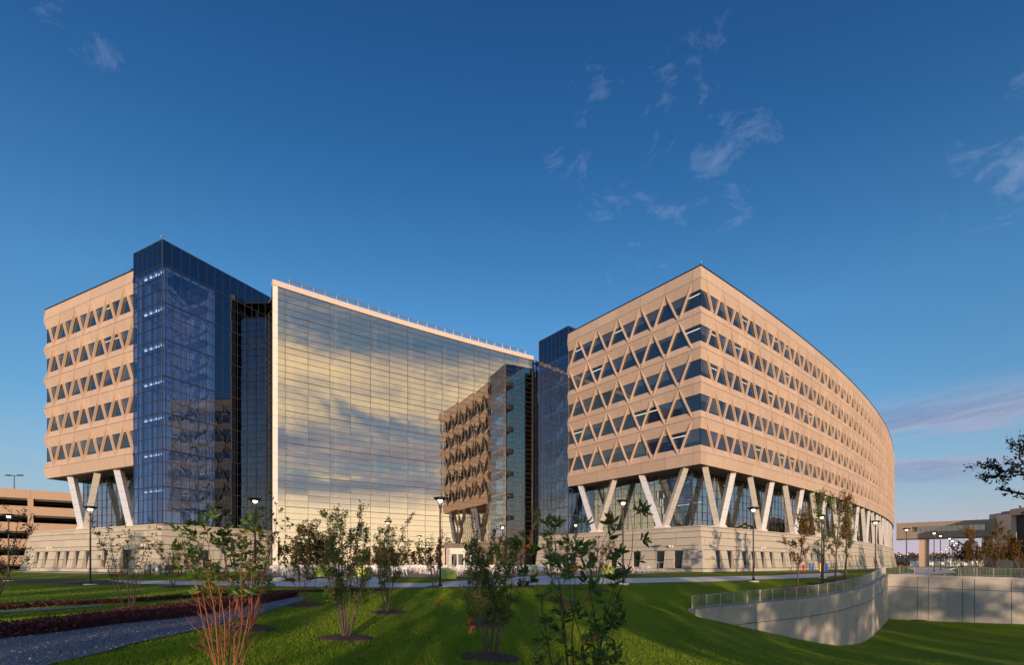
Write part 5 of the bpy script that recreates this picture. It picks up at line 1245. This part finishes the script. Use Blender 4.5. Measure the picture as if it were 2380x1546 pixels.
# white sacks piled on the path
t = thing('sandbag_pile', 'low pile of whitish sacks lying on the path left of centre', 'sandbags', spot(670, 1352.5)); r = random.Random(4); SACK = mat('sack_cloth', (.60, .55, .52), .9, var=.1)
for i in range(9):
    x, y, z = r.uniform(-1.1, 1.1), r.uniform(-.4, .4), (.16 if i < 6 else .36); a = r.uniform(-.6, .6); m = MB(); rings = 7
    m.tube([(x+math.cos(a)*.42*u, y+math.sin(a)*.42*u, z+.03*math.cos(u*2)) for u in [-1+2*k/rings for k in range(rings+1)]], [.05, .15, .19, .17, .2, .18, .14, .05], 9, SACK); part('sack', m, t, smooth=True)
# steps rails by the stone corner
X, Z = px(1512, 58), 58; rl = thing('stair_railing', 'steel handrails of the small steps by the stone base right of the patio', 'railing', (X, Z, G(X, Z)))
for k, (x, y) in enumerate(((-.6, 0), (.2, 0), (1.0, .1))):
    part('post', MB().tube([(x, y, 0), (x, y, .75+.25*k)], .025, 5, GALV), rl)
part('handrail', MB().tube([(-.9, 0, .6), (-.6, 0, .75), (1.0, .1, 1.3), (2.0, .1, 1.3), (2.0, .1, 0)], .028, 5, GALV), rl); part('handrail', MB().tube([(-.9, 1.2, .6), (-.6, 1.2, .75), (1.0, 1.3, 1.3), (2.4, 1.3, 1.3), (2.4, 1.3, 0)], .028, 5, GALV), rl)
# bollards, hydrant, guard frame by the curved base
BLU = mat('blue_paint', (.02, .12, .50), .5); YEL = mat('yellow_paint', (.75, .50, .03), .5); RED = mat('red_paint', (.60, .02, .015), .5)
Y = 73
for x, ma, lb in ((1883, BLU, 'blue bollard, leftmost of those by the curved stone base'), (1890, BLU, 'second blue bollard from the left by the curved stone base'), (1916, BLU, 'third blue bollard, right of the tallest shade tree trunk'), (1922.5, BLU, 'rightmost blue bollard by the curved stone base'), (1906, YEL, 'yellow bollard between the two pairs of blue bollards')):
    X = px(x, Y); t = thing('bollard', lb, 'bollard', (X, Y, G(X, Y))); part('post', MB().cone((0, 0, 0), [(.11, 0), (.11, 1.15)], 12, ma), t, smooth=True); part('cap', MB().cone((0, 0, 0), [(.11, 1.15), (.07, 1.22), (.001, 1.24)], 12, ma), t)
X = px(1867.5, 72); t = thing('fire_hydrant', 'red fire hydrant in front of the curved stone base', 'hydrant', (X, 72, G(X, 72))); part('barrel', MB().cone((0, 0, 0), [(.2, 0), (.2, .06), (.13, .08), (.13, .7), (.19, .72), (.16, .85), (.05, .95), (.001, .96)], 14, RED), t, smooth=True); part('outlet', MB().tube([(-.24, 0, .55), (.24, 0, .55)], .07, 8, RED), t)
X = px(1960, 82); t = thing('guard_frame', 'pale steel guard rail frame in front of the curved stone base', 'railing', (X-2, 82, G(X, 82)))
for i in range(8): part('post', MB().box(i*1.1-.03, i*1.1+.03, -.03, .03, 0, 1.3, GALV), t, Matrix.Rotation(.7, 4, 'Z'))
for z in (.65, 1.3): part('rail', MB().box(0, 7.7, -.025, .025, z-.03, z+.03, GALV), t, Matrix.Rotation(.7, 4, 'Z'))
# wall lights on the stone
def wall_light(fr, s, z, lb, inv):
    M = inv @ fr(s); o = M @ Vector((0, -(5.5-z)*.17-.02, z)); t = thing('wall_light', lb, 'wall light', o)
    part('mount', MB().box(-.06, .06, -.12, .05, -.06, .06, WHITE), t)
    for sx in (-1, 1): part('lamp_head', MB().cone((sx*.2, -.22, 0), [(.001, -.12), (.13, -.10), (.15, .04), (.08, .12), (.001, .13)], 10, WHITE), t, smooth=True)
wall_light(frL, LL-3.9, 3.25, 'white double wall light on the stone face left of the near corner', IR.inverted()); wall_light(frC, 2.1, 3.25, 'white double wall light on the stone face right of the near corner', IR.inverted())
wall_light(frC, 15.3, 3.25, 'white double wall light above the sixth window of the curved base', IR.inverted()); wall_light(frP, 7.2, 3.2, 'white double wall light between the left podium windows', IL.inverted()); wall_light(frP, 30.2, 3.2, 'white double wall light near the corner of the left podium', IL.inverted())
# red marker ribbons
for x, y, Z, lb in ((1133, 1456-20, 10.6, 'red ribbon tied high on the near bushy tree'), (1136, 1513-55, 10.5, 'red ribbon tied low on the near bushy tree'), (1053, 1402-5, 13.6, 'red ribbon on the full tree at centre left')):
    t = thing('ribbon', lb, 'ribbon', (px(x-.0, Z)-.35, Z, EYE-(y-HY)*Z/F)); part('tail', MB().box(-.015, .015, -.006, .006, -.16, .0, RED), t, Matrix.Rotation(.4, 4, 'Y')); part('knot', MB().box(-.02, .05, -.01, .01, -.02, .02, RED), t)
print('objects', len(bpy.data.objects), 'tris', sum(len(m.polygons) for m in bpy.data.meshes))
